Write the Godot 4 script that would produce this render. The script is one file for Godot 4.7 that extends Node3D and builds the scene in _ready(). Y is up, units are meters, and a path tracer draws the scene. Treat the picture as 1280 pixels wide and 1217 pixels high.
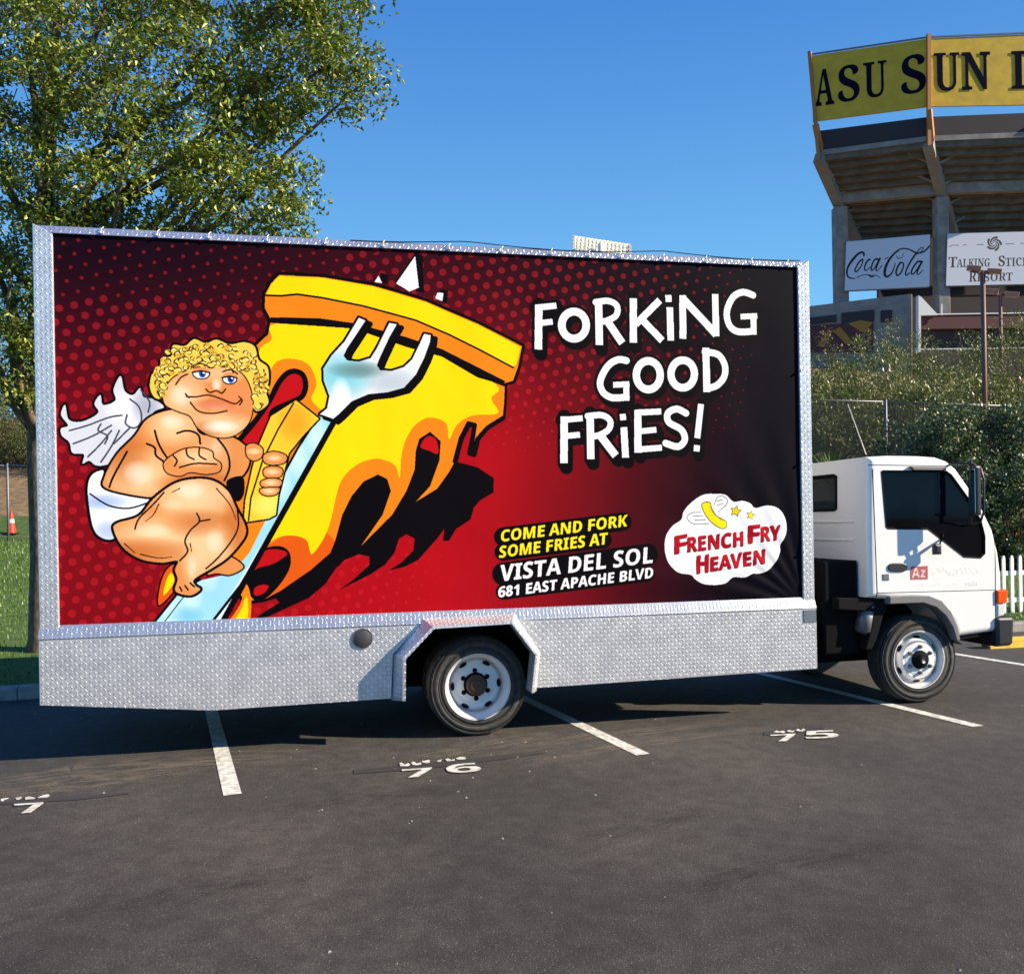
extends Node3D
# A billboard truck parked across stalls in front of a stadium. World: y up, metres, asphalt at y = 0, camera at x = z = 0.

const F := 1150.0        # focal length in photograph pixels (photo 1280 x 1217)
const PY := 653.0        # row of the horizon at the middle column
const ROLL := -1.0       # camera roll, degrees
const EYE := 1.68        # camera height
const NEAR := 0.05

var M := {}              # materials
var rng := RandomNumberGenerator.new()
var cam_basis := Basis(Vector3.BACK, deg_to_rad(ROLL))
# truck frame: origin on the asphalt under the outer face of the rear tyre; x forward, y up, z towards the camera side
var tq := Vector3(-0.3186, 0.0, -7.2317)
var ta := Vector3(0.977034, 0.0, -0.213083)
var tn := Vector3(0.213083, 0.0, 0.977034)

func _ready() -> void:
	rng.seed = 7
	setup_view()
	setup_materials()
	build_ground()
	build_terrain()
	build_stadium()
	build_truck()
	build_tree()
	build_shrubs()
	build_fences()
	build_street_things()

# ------------------------------------------------------------------ camera, sky, sun
func setup_view() -> void:
	var cam := Camera3D.new()
	cam.name = "camera"
	cam.projection = Camera3D.PROJECTION_FRUSTUM
	cam.near = NEAR
	cam.far = 900.0
	cam.size = 1217.0 / F * NEAR
	cam.frustum_offset = Vector2(0, (PY - 608.5) / F * NEAR)
	cam.transform = Transform3D(cam_basis, Vector3(0, EYE, 0))
	add_child(cam)
	cam.current = true
	var env := Environment.new()
	env.background_mode = Environment.BG_SKY
	var sm := ProceduralSkyMaterial.new()
	sm.sky_top_color = Color(0.075, 0.29, 0.58)
	sm.sky_horizon_color = Color(0.473, 0.718, 0.83)
	sm.sky_curve = 0.22
	sm.sky_energy_multiplier = 1.0
	sm.ground_bottom_color = Color(0.22, 0.20, 0.19)
	sm.ground_horizon_color = Color(0.45, 0.50, 0.52)
	sm.sun_angle_max = 4.0
	var sky := Sky.new()
	sky.sky_material = sm
	env.sky = sky
	env.tonemap_mode = Environment.TONE_MAPPER_LINEAR
	env.tonemap_exposure = 2.0
	env.sdfgi_enabled = true
	env.ssao_enabled = true
	env.ssil_enabled = true
	var we := WorldEnvironment.new()
	we.name = "world_environment"
	we.environment = env
	add_child(we)
	var sun := DirectionalLight3D.new()
	sun.name = "sun"
	var travel := (ta * -1.7 - tn * 0.72 + Vector3(0, -1.0, 0)).normalized()
	sun.basis = Basis.looking_at(travel, Vector3.UP)
	sun.light_energy = 1.6
	sun.light_color = Color(1.0, 0.93, 0.82)
	sun.light_angular_distance = 0.5
	sun.shadow_enabled = true
	add_child(sun)

# ------------------------------------------------------------------ pixels to places
func ray(x: float, y: float) -> Vector3:
	return cam_basis * Vector3((x - 640.0) / F, (PY - y) / F, -1.0)

func at(x: float, y: float, depth: float) -> Vector3:      # a point at that depth along -z
	return Vector3(0, EYE, 0) + ray(x, y) * depth

func gp(x: float, y: float, lift := 0.0) -> Vector3:       # a point on the asphalt
	var d := ray(x, y)
	return Vector3(0, EYE, 0) + d * ((lift - EYE) / d.y)

func tp(x: float, y: float, w := 0.0) -> Vector2:          # a point on the truck's side plane, in truck (x, y)
	var d := ray(x, y)
	var c := Vector3(0, EYE, 0)
	var t := (tq + tn * w - c).dot(tn) / d.dot(tn)
	var p := c + d * t - tq
	return Vector2(p.dot(ta), p.y)

func tps(flat: Array, w := 0.0) -> PackedVector2Array:
	var r := PackedVector2Array()
	for i in range(0, flat.size(), 2):
		r.append(tp(flat[i], flat[i + 1], w))
	return r

# ------------------------------------------------------------------ node helpers
func lin(r: float, g: float, b: float) -> Color:           # a base colour given in linear values
	return Color(r, g, b).linear_to_srgb()

func mat(color: Color, rough := 0.8, metal := 0.0) -> StandardMaterial3D:
	var m := StandardMaterial3D.new()
	m.albedo_color = color
	m.roughness = rough
	m.metallic = metal
	return m

func part(called: String, mesh: Mesh, m: Material, parent: Node = self) -> MeshInstance3D:
	var o := MeshInstance3D.new()
	o.name = called
	o.mesh = mesh
	o.material_override = m
	parent.add_child(o, true)
	return o

func thing(called: String, label: String, category: String, where := Vector3.ZERO, group := "") -> Node3D:
	var o := Node3D.new()
	o.name = called
	add_child(o, true)
	o.position = where
	tag(o, label, category, group)
	return o

func tag(o: Node, label: String, category: String, group := "", kind := "") -> void:
	o.set_meta("label", label)
	o.set_meta("category", category)
	if group != "":
		o.set_meta("group", group)
	if kind != "":
		o.set_meta("kind", kind)

func setting(o: Node, label: String, category: String, kind := "structure") -> void:
	tag(o, label, category, "", kind)

# ------------------------------------------------------------------ mesh helpers
func st_new(smooth := false) -> SurfaceTool:
	var st := SurfaceTool.new()
	st.begin(Mesh.PRIMITIVE_TRIANGLES)
	st.set_smooth_group(0 if smooth else -1)
	return st

func st_end(st: SurfaceTool) -> ArrayMesh:
	st.generate_normals()
	return st.commit()

func tri(st: SurfaceTool, a: Vector3, b: Vector3, c: Vector3, n: Vector3) -> void:
	if (c - a).cross(b - a).dot(n) < 0.0:
		var s := b
		b = c
		c = s
	st.add_vertex(a)
	st.add_vertex(b)
	st.add_vertex(c)

func quad(st: SurfaceTool, a: Vector3, b: Vector3, c: Vector3, d: Vector3, n: Vector3) -> void:
	tri(st, a, b, c, n)
	tri(st, a, c, d, n)

func box(st: SurfaceTool, lo: Vector3, hi: Vector3) -> void:
	prism(st, PackedVector2Array([Vector2(lo.x, lo.y), Vector2(hi.x, lo.y), Vector2(hi.x, hi.y), Vector2(lo.x, hi.y)]), hi.z, lo.z)

func bbox(st: SurfaceTool, lo: Vector3, hi: Vector3, bevel: float) -> void:
	prism(st, PackedVector2Array([Vector2(lo.x, lo.y), Vector2(hi.x, lo.y), Vector2(hi.x, hi.y), Vector2(lo.x, hi.y)]), hi.z, lo.z, bevel)

func inset(poly: PackedVector2Array, d: float) -> PackedVector2Array:
	var r := PackedVector2Array()
	var n := poly.size()
	for i in n:
		var p := poly[i]
		var e0 := (p - poly[(i + n - 1) % n]).normalized()
		var e1 := (poly[(i + 1) % n] - p).normalized()
		var n0 := Vector2(-e0.y, e0.x)
		var n1 := Vector2(-e1.y, e1.x)
		var m := n0 + n1
		var k := m.length_squared()
		r.append(p + (m * (2.0 / k) * d if k > 0.3 else n0 * d))
	return r

func ccw(poly: PackedVector2Array) -> PackedVector2Array:
	var s := 0.0
	for i in poly.size():
		s += poly[i].cross(poly[(i + 1) % poly.size()])
	var r := poly.duplicate()
	if s < 0.0:
		r.reverse()
	return r

# an outline in (x, y) given depth from z0 (near) to z1 (far), its edges bevelled
func prism(st: SurfaceTool, outline: PackedVector2Array, z0: float, z1: float, bevel := 0.0, arc := 2) -> void:
	var p := ccw(outline)
	var rings: Array = [[p, z0], [p, z1]]
	if bevel > 0.0:
		rings = []
		for k in arc + 1:
			var t := PI / 2 * k / arc
			rings.append([inset(p, bevel * (1.0 - sin(t))), z0 - bevel * (1.0 - cos(t))])
		for k in arc + 1:
			var t := PI / 2 * (arc - k) / arc
			rings.append([inset(p, bevel * (1.0 - sin(t))), z1 + bevel * (1.0 - cos(t))])
	var n := p.size()
	for k in rings.size() - 1:
		var r0: PackedVector2Array = rings[k][0]
		var r1: PackedVector2Array = rings[k + 1][0]
		for i in n:
			var j := (i + 1) % n
			var e := p[j] - p[i]
			quad(st, v3(r0[i], rings[k][1]), v3(r0[j], rings[k][1]), v3(r1[j], rings[k + 1][1]), v3(r1[i], rings[k + 1][1]), Vector3(e.y, -e.x, 0))
	cap(st, rings[0][0], z0, Vector3.BACK)
	cap(st, rings[-1][0], z1, Vector3.FORWARD)

func cap(st: SurfaceTool, p: PackedVector2Array, z: float, n: Vector3) -> void:
	var ix := Geometry2D.triangulate_polygon(p)
	for i in range(0, ix.size(), 3):
		tri(st, v3(p[ix[i]], z), v3(p[ix[i + 1]], z), v3(p[ix[i + 2]], z), n)

func v3(p: Vector2, z: float) -> Vector3:
	return Vector3(p.x, p.y, z)

func prism_mesh(outline: PackedVector2Array, z0: float, z1: float, bevel := 0.0, arc := 2) -> ArrayMesh:
	var st := st_new()
	prism(st, outline, z0, z1, bevel, arc)
	return st_end(st)

func box_mesh(lo: Vector3, hi: Vector3, bevel := 0.0) -> ArrayMesh:
	var st := st_new()
	bbox(st, lo, hi, bevel)
	return st_end(st)

# turned about the z axis: profile of (radius, z)
func lathe(st: SurfaceTool, prof: Array, c: Vector3, seg := 48) -> void:
	for k in prof.size() - 1:
		var a: Vector2 = prof[k]
		var b: Vector2 = prof[k + 1]
		for i in seg:
			var t0 := TAU * i / seg
			var t1 := TAU * (i + 1) / seg
			var d0 := Vector3(cos(t0), sin(t0), 0)
			var d1 := Vector3(cos(t1), sin(t1), 0)
			var nn := (d0 + d1) * (a.y - b.y) * -1.0 + Vector3(0, 0, (a.x - b.x) * -2.0)
			nn = -nn
			var p0 := c + d0 * a.x + Vector3(0, 0, a.y)
			var p1 := c + d1 * a.x + Vector3(0, 0, a.y)
			var q0 := c + d0 * b.x + Vector3(0, 0, b.y)
			var q1 := c + d1 * b.x + Vector3(0, 0, b.y)
			if a.x > 1e-5:
				tri(st, p0, p1, q1, nn)
			if b.x > 1e-5:
				tri(st, p0, q1, q0, nn)

func lathe_mesh(prof: Array, c := Vector3.ZERO, seg := 48, smooth := true) -> ArrayMesh:
	var st := st_new(smooth)
	lathe(st, prof, c, seg)
	return st_end(st)

func tube(st: SurfaceTool, pts: PackedVector3Array, radii: Array, sides := 6) -> void:
	var rings: Array = []
	var up := Vector3(0.13, 0.3, 0.94).normalized()
	for i in pts.size():
		var t := (pts[mini(i + 1, pts.size() - 1)] - pts[maxi(i - 1, 0)]).normalized()
		var x := t.cross(up)
		if x.length() < 0.05:
			x = t.cross(Vector3.RIGHT)
		x = x.normalized()
		var y := t.cross(x)
		var r: float = radii[mini(i, radii.size() - 1)]
		var ring := PackedVector3Array()
		for s in sides:
			var a := TAU * s / sides
			ring.append(pts[i] + (x * cos(a) + y * sin(a)) * r)
		rings.append(ring)
	for i in pts.size() - 1:
		for s in sides:
			var j := (s + 1) % sides
			var m: Vector3 = (rings[i][s] + rings[i][j]) * 0.5 - pts[i]
			quad(st, rings[i][s], rings[i][j], rings[i + 1][j], rings[i + 1][s], m)
	for e in [0, pts.size() - 1]:
		var n := (pts[e] - pts[1 if e == 0 else e - 1])
		for s in range(1, sides - 1):
			tri(st, rings[e][0], rings[e][s], rings[e][s + 1], n)

func tube_mesh(pts: Array, r: float, sides := 6, smooth := true) -> ArrayMesh:
	var st := st_new(smooth)
	tube(st, PackedVector3Array(pts), [r], sides)
	return st_end(st)

# a straight bar of rectangular section between two points
func bar_mesh(a: Vector3, b: Vector3, wide: float, tall: float) -> ArrayMesh:
	var st := st_new()
	bar(st, a, b, wide, tall)
	return st_end(st)

func bar(st: SurfaceTool, a: Vector3, b: Vector3, wide: float, tall: float) -> void:
	var t := (b - a).normalized()
	var x := t.cross(Vector3.UP)
	if x.length() < 0.05:
		x = Vector3.RIGHT
	x = x.normalized() * wide * 0.5
	var y := x.cross(t).normalized() * tall * 0.5
	var c: Array = []
	for e in [a, b]:
		for s in [[-1, -1], [1, -1], [1, 1], [-1, 1]]:
			c.append(e + x * s[0] + y * s[1])
	for i in 4:
		var j := (i + 1) % 4
		quad(st, c[i], c[j], c[4 + j], c[4 + i], (c[i] + c[j]) * 0.5 - a)
	quad(st, c[0], c[1], c[2], c[3], -t)
	quad(st, c[4], c[5], c[6], c[7], t)

# a flat panel with thickness whose front face has the four given corners (tl, tr, br, bl), with uv over that face
func panel_mesh(tl: Vector3, tr: Vector3, br: Vector3, bl: Vector3, thick: float, towards := Vector3.BACK) -> ArrayMesh:
	var n := (tr - tl).cross(bl - tl).normalized()
	if n.dot(towards) < 0.0:
		n = -n
	var st := st_new()
	var f := [tl, tr, br, bl]
	var uv := [Vector2(0, 0), Vector2(1, 0), Vector2(1, 1), Vector2(0, 1)]
	for t in ([[0, 1, 2], [0, 2, 3]] if (f[2] - f[0]).cross(f[1] - f[0]).dot(n) > 0.0 else [[0, 2, 1], [0, 3, 2]]):
		for k in t:
			st.set_uv(uv[k])
			st.add_vertex(f[k])
	st.set_uv(Vector2(0.002, 0.002))
	var o := -n * thick
	for i in 4:
		var j := (i + 1) % 4
		quad(st, f[i], f[j], f[j] + o, f[i] + o, (f[i] + f[j]) * 0.5 - (tl + br) * 0.5)
	quad(st, f[0] + o, f[1] + o, f[2] + o, f[3] + o, -n)
	return st_end(st)

func ground_poly(st: SurfaceTool, flat: Array, lift: float) -> void:    # an outline of photo pixels laid on the asphalt
	var p := PackedVector2Array()
	for i in range(0, flat.size(), 2):
		var g := gp(flat[i], flat[i + 1], lift)
		p.append(Vector2(g.x, g.z))
	var ix := Geometry2D.triangulate_polygon(p)
	for i in range(0, ix.size(), 3):
		tri(st, Vector3(p[ix[i]].x, lift, p[ix[i]].y), Vector3(p[ix[i + 1]].x, lift, p[ix[i + 1]].y), Vector3(p[ix[i + 2]].x, lift, p[ix[i + 2]].y), Vector3.UP)

# ------------------------------------------------------------------ textures and materials
func noise_bytes(size: int, freq: float, octaves: int, sd: int, kind := FastNoiseLite.TYPE_SIMPLEX_SMOOTH) -> PackedByteArray:
	var n := FastNoiseLite.new()
	n.seed = sd
	n.noise_type = kind
	n.frequency = freq
	n.fractal_octaves = octaves
	var im := n.get_seamless_image(size, size)
	im.convert(Image.FORMAT_L8)
	return im.get_data()

func tex_of(im: Image) -> ImageTexture:
	im.generate_mipmaps()
	return ImageTexture.create_from_image(im)

# dark to light colours over noise, with per-pixel grain
func mottled(size: int, freq: float, a: Color, b: Color, grain: float, sd: int, octaves := 5) -> ImageTexture:
	var nb := noise_bytes(size, freq, octaves, sd)
	var d := PackedByteArray()
	d.resize(size * size * 3)
	var r := RandomNumberGenerator.new()
	r.seed = sd
	for i in size * size:
		var t := nb[i] / 255.0
		var g := 1.0 + (r.randf() - 0.5) * grain
		d[i * 3] = clampi(int(lerpf(a.r, b.r, t) * g * 255.0), 0, 255)
		d[i * 3 + 1] = clampi(int(lerpf(a.g, b.g, t) * g * 255.0), 0, 255)
		d[i * 3 + 2] = clampi(int(lerpf(a.b, b.b, t) * g * 255.0), 0, 255)
	return tex_of(Image.create_from_data(size, size, false, Image.FORMAT_RGB8, d))

func gray_tex(size: int, freq: float, sd: int, octaves := 4) -> ImageTexture:
	return tex_of(Image.create_from_data(size, size, false, Image.FORMAT_L8, noise_bytes(size, freq, octaves, sd)))

func plate_height() -> Image:        # checker plate: four raised lozenges to a tile, turned alternately
	var s := 128
	var im := Image.create_empty(s, s, false, Image.FORMAT_L8)
	for y in s:
		for x in s:
			var h := 0.0
			for c in [[0.25, 0.25, 1.0], [0.75, 0.25, -1.0], [0.25, 0.75, -1.0], [0.75, 0.75, 1.0]]:
				var dx: float = float(x) / s - c[0]
				var dy: float = float(y) / s - c[1]
				var a: float = (dx + dy * c[2]) * 0.7071 / 0.225
				var b: float = (dx - dy * c[2]) * 0.7071 / 0.075
				h = maxf(h, clampf((1.0 - a * a - b * b) * 1.6, 0.0, 1.0))
			im.set_pixel(x, y, Color(h, h, h))
	return im

func setup_materials() -> void:
	# asphalt: fine aggregate times coarse mottling
	var size := 1024
	var nb := noise_bytes(size, 0.02, 4, 3)
	var d := PackedByteArray()
	d.resize(size * size * 3)
	var r := RandomNumberGenerator.new()
	r.seed = 5
	for i in size * size:
		var v := 53.0 + nb[i] * 0.10 + (r.randf() - 0.5) * 38.0
		var k := r.randf()
		if k > 0.984:
			v += 40.0 + r.randf() * 60.0
		elif k < 0.02:
			v -= 24.0
		d[i * 3] = clampi(int(v * 1.02), 0, 255)
		d[i * 3 + 1] = clampi(int(v * 0.985), 0, 255)
		d[i * 3 + 2] = clampi(int(v * 0.945), 0, 255)
	var asphalt := mat(Color.WHITE, 0.9)
	asphalt.albedo_texture = tex_of(Image.create_from_data(size, size, false, Image.FORMAT_RGB8, d))
	asphalt.detail_enabled = true
	asphalt.detail_blend_mode = BaseMaterial3D.BLEND_MODE_MUL
	asphalt.detail_uv_layer = BaseMaterial3D.DETAIL_UV_2
	asphalt.detail_albedo = mottled(1024, 0.008, Color(0.66, 0.66, 0.67), Color(1.0, 0.975, 0.94), 0.05, 11, 6)
	asphalt.normal_enabled = true
	var hb := Image.create_from_data(size, size, false, Image.FORMAT_RGB8, d)
	hb.bump_map_to_normal_map(3.0)
	asphalt.normal_texture = tex_of(hb)
	asphalt.normal_scale = 0.6
	M.asphalt = asphalt
	M.line = mat(Color.WHITE, 0.8)
	M.line.albedo_texture = mottled(256, 0.05, Color(0.60, 0.60, 0.58), Color(0.95, 0.94, 0.90), 0.16, 21)
	M.line.uv1_triplanar = true
	M.line.uv1_world_triplanar = true
	M.tar = mat(lin(0.030, 0.030, 0.031), 0.75)
	# metal plate
	var ph := plate_height()
	var pn: Image = ph.duplicate()
	pn.convert(Image.FORMAT_RGB8)
	pn.bump_map_to_normal_map(5.0)
	var plate := mat(Color(0.95, 0.95, 0.955), 0.34, 0.62)
	plate.normal_enabled = true
	plate.normal_texture = tex_of(pn)
	plate.normal_scale = 3.2
	plate.uv1_triplanar = true
	plate.uv1_scale = Vector3.ONE * (1.0 / 0.064)
	M.plate = plate
	plate.detail_enabled = true
	plate.detail_blend_mode = BaseMaterial3D.BLEND_MODE_MUL
	plate.detail_uv_layer = BaseMaterial3D.DETAIL_UV_2
	plate.uv2_triplanar = true
	plate.uv2_scale = Vector3.ONE * 0.7
	plate.detail_albedo = mottled(512, 0.012, Color(0.86, 0.86, 0.88), Color(1.0, 1.0, 1.0), 0.08, 61, 6)
	var trim: StandardMaterial3D = plate.duplicate()
	trim.normal_scale = 1.2
	trim.roughness = 0.34
	trim.metallic = 0.75
	trim.albedo_color = Color(0.86, 0.88, 0.89)
	M.trim = trim
	M.steel = mat(Color(0.62, 0.63, 0.66), 0.35, 0.9)
	M.galv = mat(Color(0.44, 0.45, 0.47), 0.5, 0.6)
	M.wire = mat(Color(0.36, 0.37, 0.38), 0.6, 0.4)
	M.black = mat(lin(0.010, 0.010, 0.011), 0.85)
	M.black.metallic_specular = 0.2
	M.chassis = mat(lin(0.008, 0.008, 0.009), 0.9)
	M.chassis.metallic_specular = 0.15
	M.plastic = mat(lin(0.022, 0.024, 0.030), 0.38)
	M.fender = mat(lin(0.16, 0.165, 0.17), 0.6)
	M.white = mat(Color(0.93, 0.93, 0.925), 0.3)
	M.white.clearcoat_enabled = true
	M.white.clearcoat = 0.5
	M.white.clearcoat_roughness = 0.08
	M.rim = mat(Color(0.88, 0.88, 0.88), 0.4)
	M.rubber = mat(Color.WHITE, 0.85)
	M.rubber.albedo_texture = mottled(256, 0.03, Color(0.18, 0.18, 0.178), Color(0.30, 0.292, 0.28), 0.1, 31)
	M.rubber.uv1_triplanar = true
	M.rubber.uv1_scale = Vector3.ONE * 2.0
	M.rust = mat(lin(0.10, 0.06, 0.04), 0.7, 0.3)
	M.pane = mat(Color(0.008, 0.016, 0.055, 0.93), 0.02)
	M.pane.metallic_specular = 0.3
	M.pane.transparency = BaseMaterial3D.TRANSPARENCY_ALPHA
	M.clear = mat(Color(0.10, 0.18, 0.19, 0.22), 0.02)
	M.clear.transparency = BaseMaterial3D.TRANSPARENCY_ALPHA
	M.lens = mat(Color(0.85, 0.86, 0.84), 0.12)
	M.amber = mat(Color(0.95, 0.33, 0.03), 0.2)
	M.mirror = mat(Color(0.9, 0.9, 0.92), 0.05, 1.0)
	# nature
	M.lawn = mat(Color.WHITE, 0.95)
	M.lawn.albedo_texture = mottled(512, 0.02, Color(0.16, 0.26, 0.07), Color(0.34, 0.44, 0.12), 0.35, 41)
	M.lawn.uv1_triplanar = true
	M.lawn.uv1_world_triplanar = true
	M.lawn.uv1_scale = Vector3.ONE * 0.45
	M.soil = mat(Color.WHITE, 0.95)
	M.soil.albedo_texture = mottled(512, 0.015, Color(0.33, 0.26, 0.17), Color(0.60, 0.50, 0.35), 0.35, 43)
	M.soil.uv1_triplanar = true
	M.soil.uv1_world_triplanar = true
	M.soil.uv1_scale = Vector3.ONE * 0.3
	M.kerb = mat(Color.WHITE, 0.9)
	M.kerb.albedo_texture = mottled(256, 0.03, Color(0.45, 0.44, 0.42), Color(0.62, 0.61, 0.58), 0.2, 47)
	M.kerb.uv1_triplanar = true
	M.kerb.uv1_world_triplanar = true
	M.bark = mat(Color.WHITE, 0.95)
	M.bark.albedo_texture = mottled(256, 0.03, Color(0.22, 0.18, 0.13), Color(0.56, 0.49, 0.38), 0.3, 49)
	M.bark.uv1_triplanar = true
	M.bark.uv1_scale = Vector3(3, 0.8, 3)
	M.leaf = mat(Color.WHITE, 0.42)
	M.leaf.vertex_color_use_as_albedo = true
	M.leaf.backlight_enabled = true
	M.leaf.backlight = Color(0.55, 0.6, 0.25)
	# stadium
	M.concrete = mat(Color.WHITE, 0.9)
	M.concrete.albedo_texture = mottled(512, 0.012, Color(0.46, 0.45, 0.43), Color(0.62, 0.60, 0.57), 0.1, 51)
	M.concrete.uv1_triplanar = true
	M.concrete.uv1_world_triplanar = true
	M.concrete.uv1_scale = Vector3.ONE * 0.15
	M.deck = mat(Color.WHITE, 0.9)
	M.deck.albedo_texture = mottled(512, 0.012, Color(0.33, 0.30, 0.26), Color(0.48, 0.45, 0.40), 0.1, 53)
	M.deck.uv1_triplanar = true
	M.deck.uv1_world_triplanar = true
	M.deck.uv1_scale = Vector3.ONE * 0.12
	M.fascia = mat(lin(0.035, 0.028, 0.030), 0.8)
	M.gold = mat(Color.WHITE, 0.6)
	M.gold.albedo_texture = mottled(256, 0.02, Color(0.76, 0.61, 0.07), Color(0.88, 0.72, 0.12), 0.06, 55)
	M.gold.uv1_triplanar = true
	M.gold.uv1_world_triplanar = true
	M.gold.uv1_scale = Vector3.ONE * 0.2
	M.emblem = mat(lin(0.34, 0.17, 0.015), 0.7)
	M.orange_steel = mat(lin(0.42, 0.17, 0.04), 0.6)
	M.navy = mat(lin(0.008, 0.008, 0.022), 0.9)
	M.navy.metallic_specular = 0.1
	M.cover = mat(lin(0.07, 0.07, 0.075), 0.5, 0.4)
	M.maroon = mat(lin(0.085, 0.018, 0.022), 0.7)
	M.brown_post = mat(lin(0.17, 0.070, 0.055), 0.6)
	M.yellow = mat(Color.WHITE, 0.8)
	M.yellow.albedo_texture = mottled(128, 0.05, Color(0.72, 0.55, 0.10), Color(0.93, 0.76, 0.22), 0.15, 57)
	M.yellow.uv1_triplanar = true
	M.yellow.uv1_world_triplanar = true
	M.picket = mat(Color(0.90, 0.90, 0.87), 0.55)
	M.spike = mat(lin(0.14, 0.20, 0.045), 0.5)
	M.lamp_box = mat(lin(0.42, 0.20, 0.13), 0.6)
	M.cone = mat(Color(0.92, 0.20, 0.06), 0.5)

# ------------------------------------------------------------------ asphalt and its paint
func build_ground() -> void:
	var st := st_new()
	var h := 300.0
	for p in [[-h, -h], [h, -h], [h, h], [-h, -h], [h, h], [-h, h]]:
		st.set_uv(Vector2(p[0], p[1]) / 3.9)
		st.set_uv2(Vector2(p[0] * 0.9 + p[1] * 0.3, p[1] * 0.9 - p[0] * 0.3) / 17.0)
		st.add_vertex(Vector3(p[0], 0, p[1]))
	var o := part("asphalt", st_end(st), M.asphalt)
	setting(o, "dark grey asphalt of the parking lot", "asphalt")
	# stall lines, parallel, running away from the camera
	var away := Vector3(-0.353, 0, -0.936).normalized()
	var side := Vector3(-away.z, 0, away.x) * 0.055
	for n in [gp(290.5, 993.5), gp(804, 943.4), gp(1223, 908), Vector3(6.45, 0, -8.1)]:
		var s := st_new()
		var a: Vector3 = n + Vector3(0, 0.004, 0)
		var b: Vector3 = a + away * 4.3
		var steps := 24
		for i in steps:
			var p0 := a.lerp(b, float(i) / steps)
			var p1 := a.lerp(b, float(i + 1) / steps)
			quad(s, p0 - side, p0 + side, p1 + side, p1 - side, Vector3.UP)
		var l := part("parking_line", st_end(s), M.line)
		setting(l, "white painted stall line on the asphalt", "road marking")
	# dark strips of sealer painted over old lettering
	for p in [[[-90, 1007, 0, 1000.5, 100, 993.5, 160, 990, 162, 991.5, 100, 999, 0, 1005, -90, 1012], "dark sealer strip beside the stall number seven at the lot's end"],
			[[442, 961.5, 520, 955, 580, 948.6, 640, 942, 676, 938.5, 680, 941, 640, 947, 580, 955, 520, 961.5, 442, 967], "dark sealer strip across the stall number seventy-six"],
			[[955, 914, 1000, 908, 1032, 906.5, 1030, 910.5, 1000, 913.5, 955, 918.5], "short dark sealer strip above the stall number seventy-five"]]:
		var s := st_new()
		ground_poly(s, p[0], 0.004)
		setting(part("sealer_strip", st_end(s), M.tar), p[1], "road marking")
	# stall numbers and what is left of the word above each
	var sets: Array = [
		[0.0, 970.0, 7.111, "worn white stall number seven painted near the lot's end", [
			[],
			[[5, 200, 75, 190, 70, 200, 45, 206, 25, 222, 5, 220], [135, 190, 195, 180, 185, 196, 165, 208, 140, 206], [222, 186, 255, 178, 285, 186, 315, 194, 290, 202, 222, 206], [335, 184, 390, 165, 432, 158, 438, 176, 410, 190, 335, 192]]]],
		[480.0, 930.0, 5.818, "worn white stall number seventy-six painted on the asphalt", [
			[],
			[[112, 138, 128, 132, 150, 148, 175, 136, 192, 148, 175, 158, 118, 158], [195, 134, 215, 124, 240, 140, 268, 130, 272, 144, 240, 152, 210, 150], [275, 124, 330, 112, 335, 132, 315, 138, 280, 132], [385, 120, 418, 108, 415, 126, 390, 128], [445, 108, 465, 102, 490, 112, 515, 106, 515, 118, 460, 124], [525, 100, 560, 90, 590, 92, 595, 106, 570, 112, 530, 110]]]],
		[940.0, 890.0, 9.143, "worn white stall number seventy-five painted on the asphalt", [
			[],
			[[248, 228, 285, 208, 320, 222, 350, 208, 385, 222, 365, 238, 320, 230, 290, 232], [395, 214, 430, 200, 470, 214, 490, 204, 480, 224, 430, 226], [500, 204, 530, 188, 560, 206, 590, 184, 615, 200, 580, 218, 540, 216]]]]]
	for g in sets:
		var n := Node3D.new()
		n.name = "stall_number"
		add_child(n, true)
		setting(n, g[3], "road marking")
		for kind in 2:
			for p in g[4][kind]:
				var q: Array = []
				for i in range(0, p.size(), 2):
					q.append(g[0] + p[i] / g[2])
					q.append(g[1] + p[i + 1] / g[2])
				var s := st_new()
				ground_poly(s, q, 0.008)
				part("digit" if kind == 0 else "letter", st_end(s), M.line, n)
	# the digits: [text, lower left, lower right, upper left pixels]
	for g in [["stall_number", "7", [20, 1016.5], [58, 1014], [17, 1004.5]], ["stall_number2", "7", [504, 972], [543, 969], [502, 961.5]], ["stall_number2", "6", [560, 966.5], [603, 963.5], [556, 955.5]], ["stall_number3", "7", [968, 926.5], [1000, 925], [963, 918]], ["stall_number3", "5", [1008, 923], [1050, 921.5], [1005, 913.5]]]:
		var t := text_mesh(g[1], "Droid Sans", 0.0)
		var arr := t.get_mesh_arrays()
		var vs: PackedVector3Array = arr[Mesh.ARRAY_VERTEX]
		var ix = arr[Mesh.ARRAY_INDEX]
		var order: Array = Array(ix) if ix != null and ix.size() > 0 else range(vs.size())
		var bb := t.get_aabb()
		var a := gp(g[2][0], g[2][1], 0.008)
		var ex := gp(g[3][0], g[3][1], 0.008) - a
		var ey := gp(g[4][0], g[4][1], 0.008) - a
		var s := st_new()
		for i in range(0, order.size(), 3):
			var c: Array = []
			for e in 3:
				var v := vs[order[i + e]]
				c.append(a + ex * ((v.x - bb.position.x) / bb.size.x) + ey * ((v.y - bb.position.y) / bb.size.y))
			tri(s, c[0], c[1], c[2], Vector3.UP)
		part("digit", st_end(s), M.line, get_node(g[0]))
	# stray grit
	var chip := st_new()
	lathe(chip, [Vector2(0.0, 0.006), Vector2(0.006, 0.003), Vector2(0.008, 0.0)], Vector3.ZERO, 5)
	var gm := MultiMesh.new()
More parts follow.
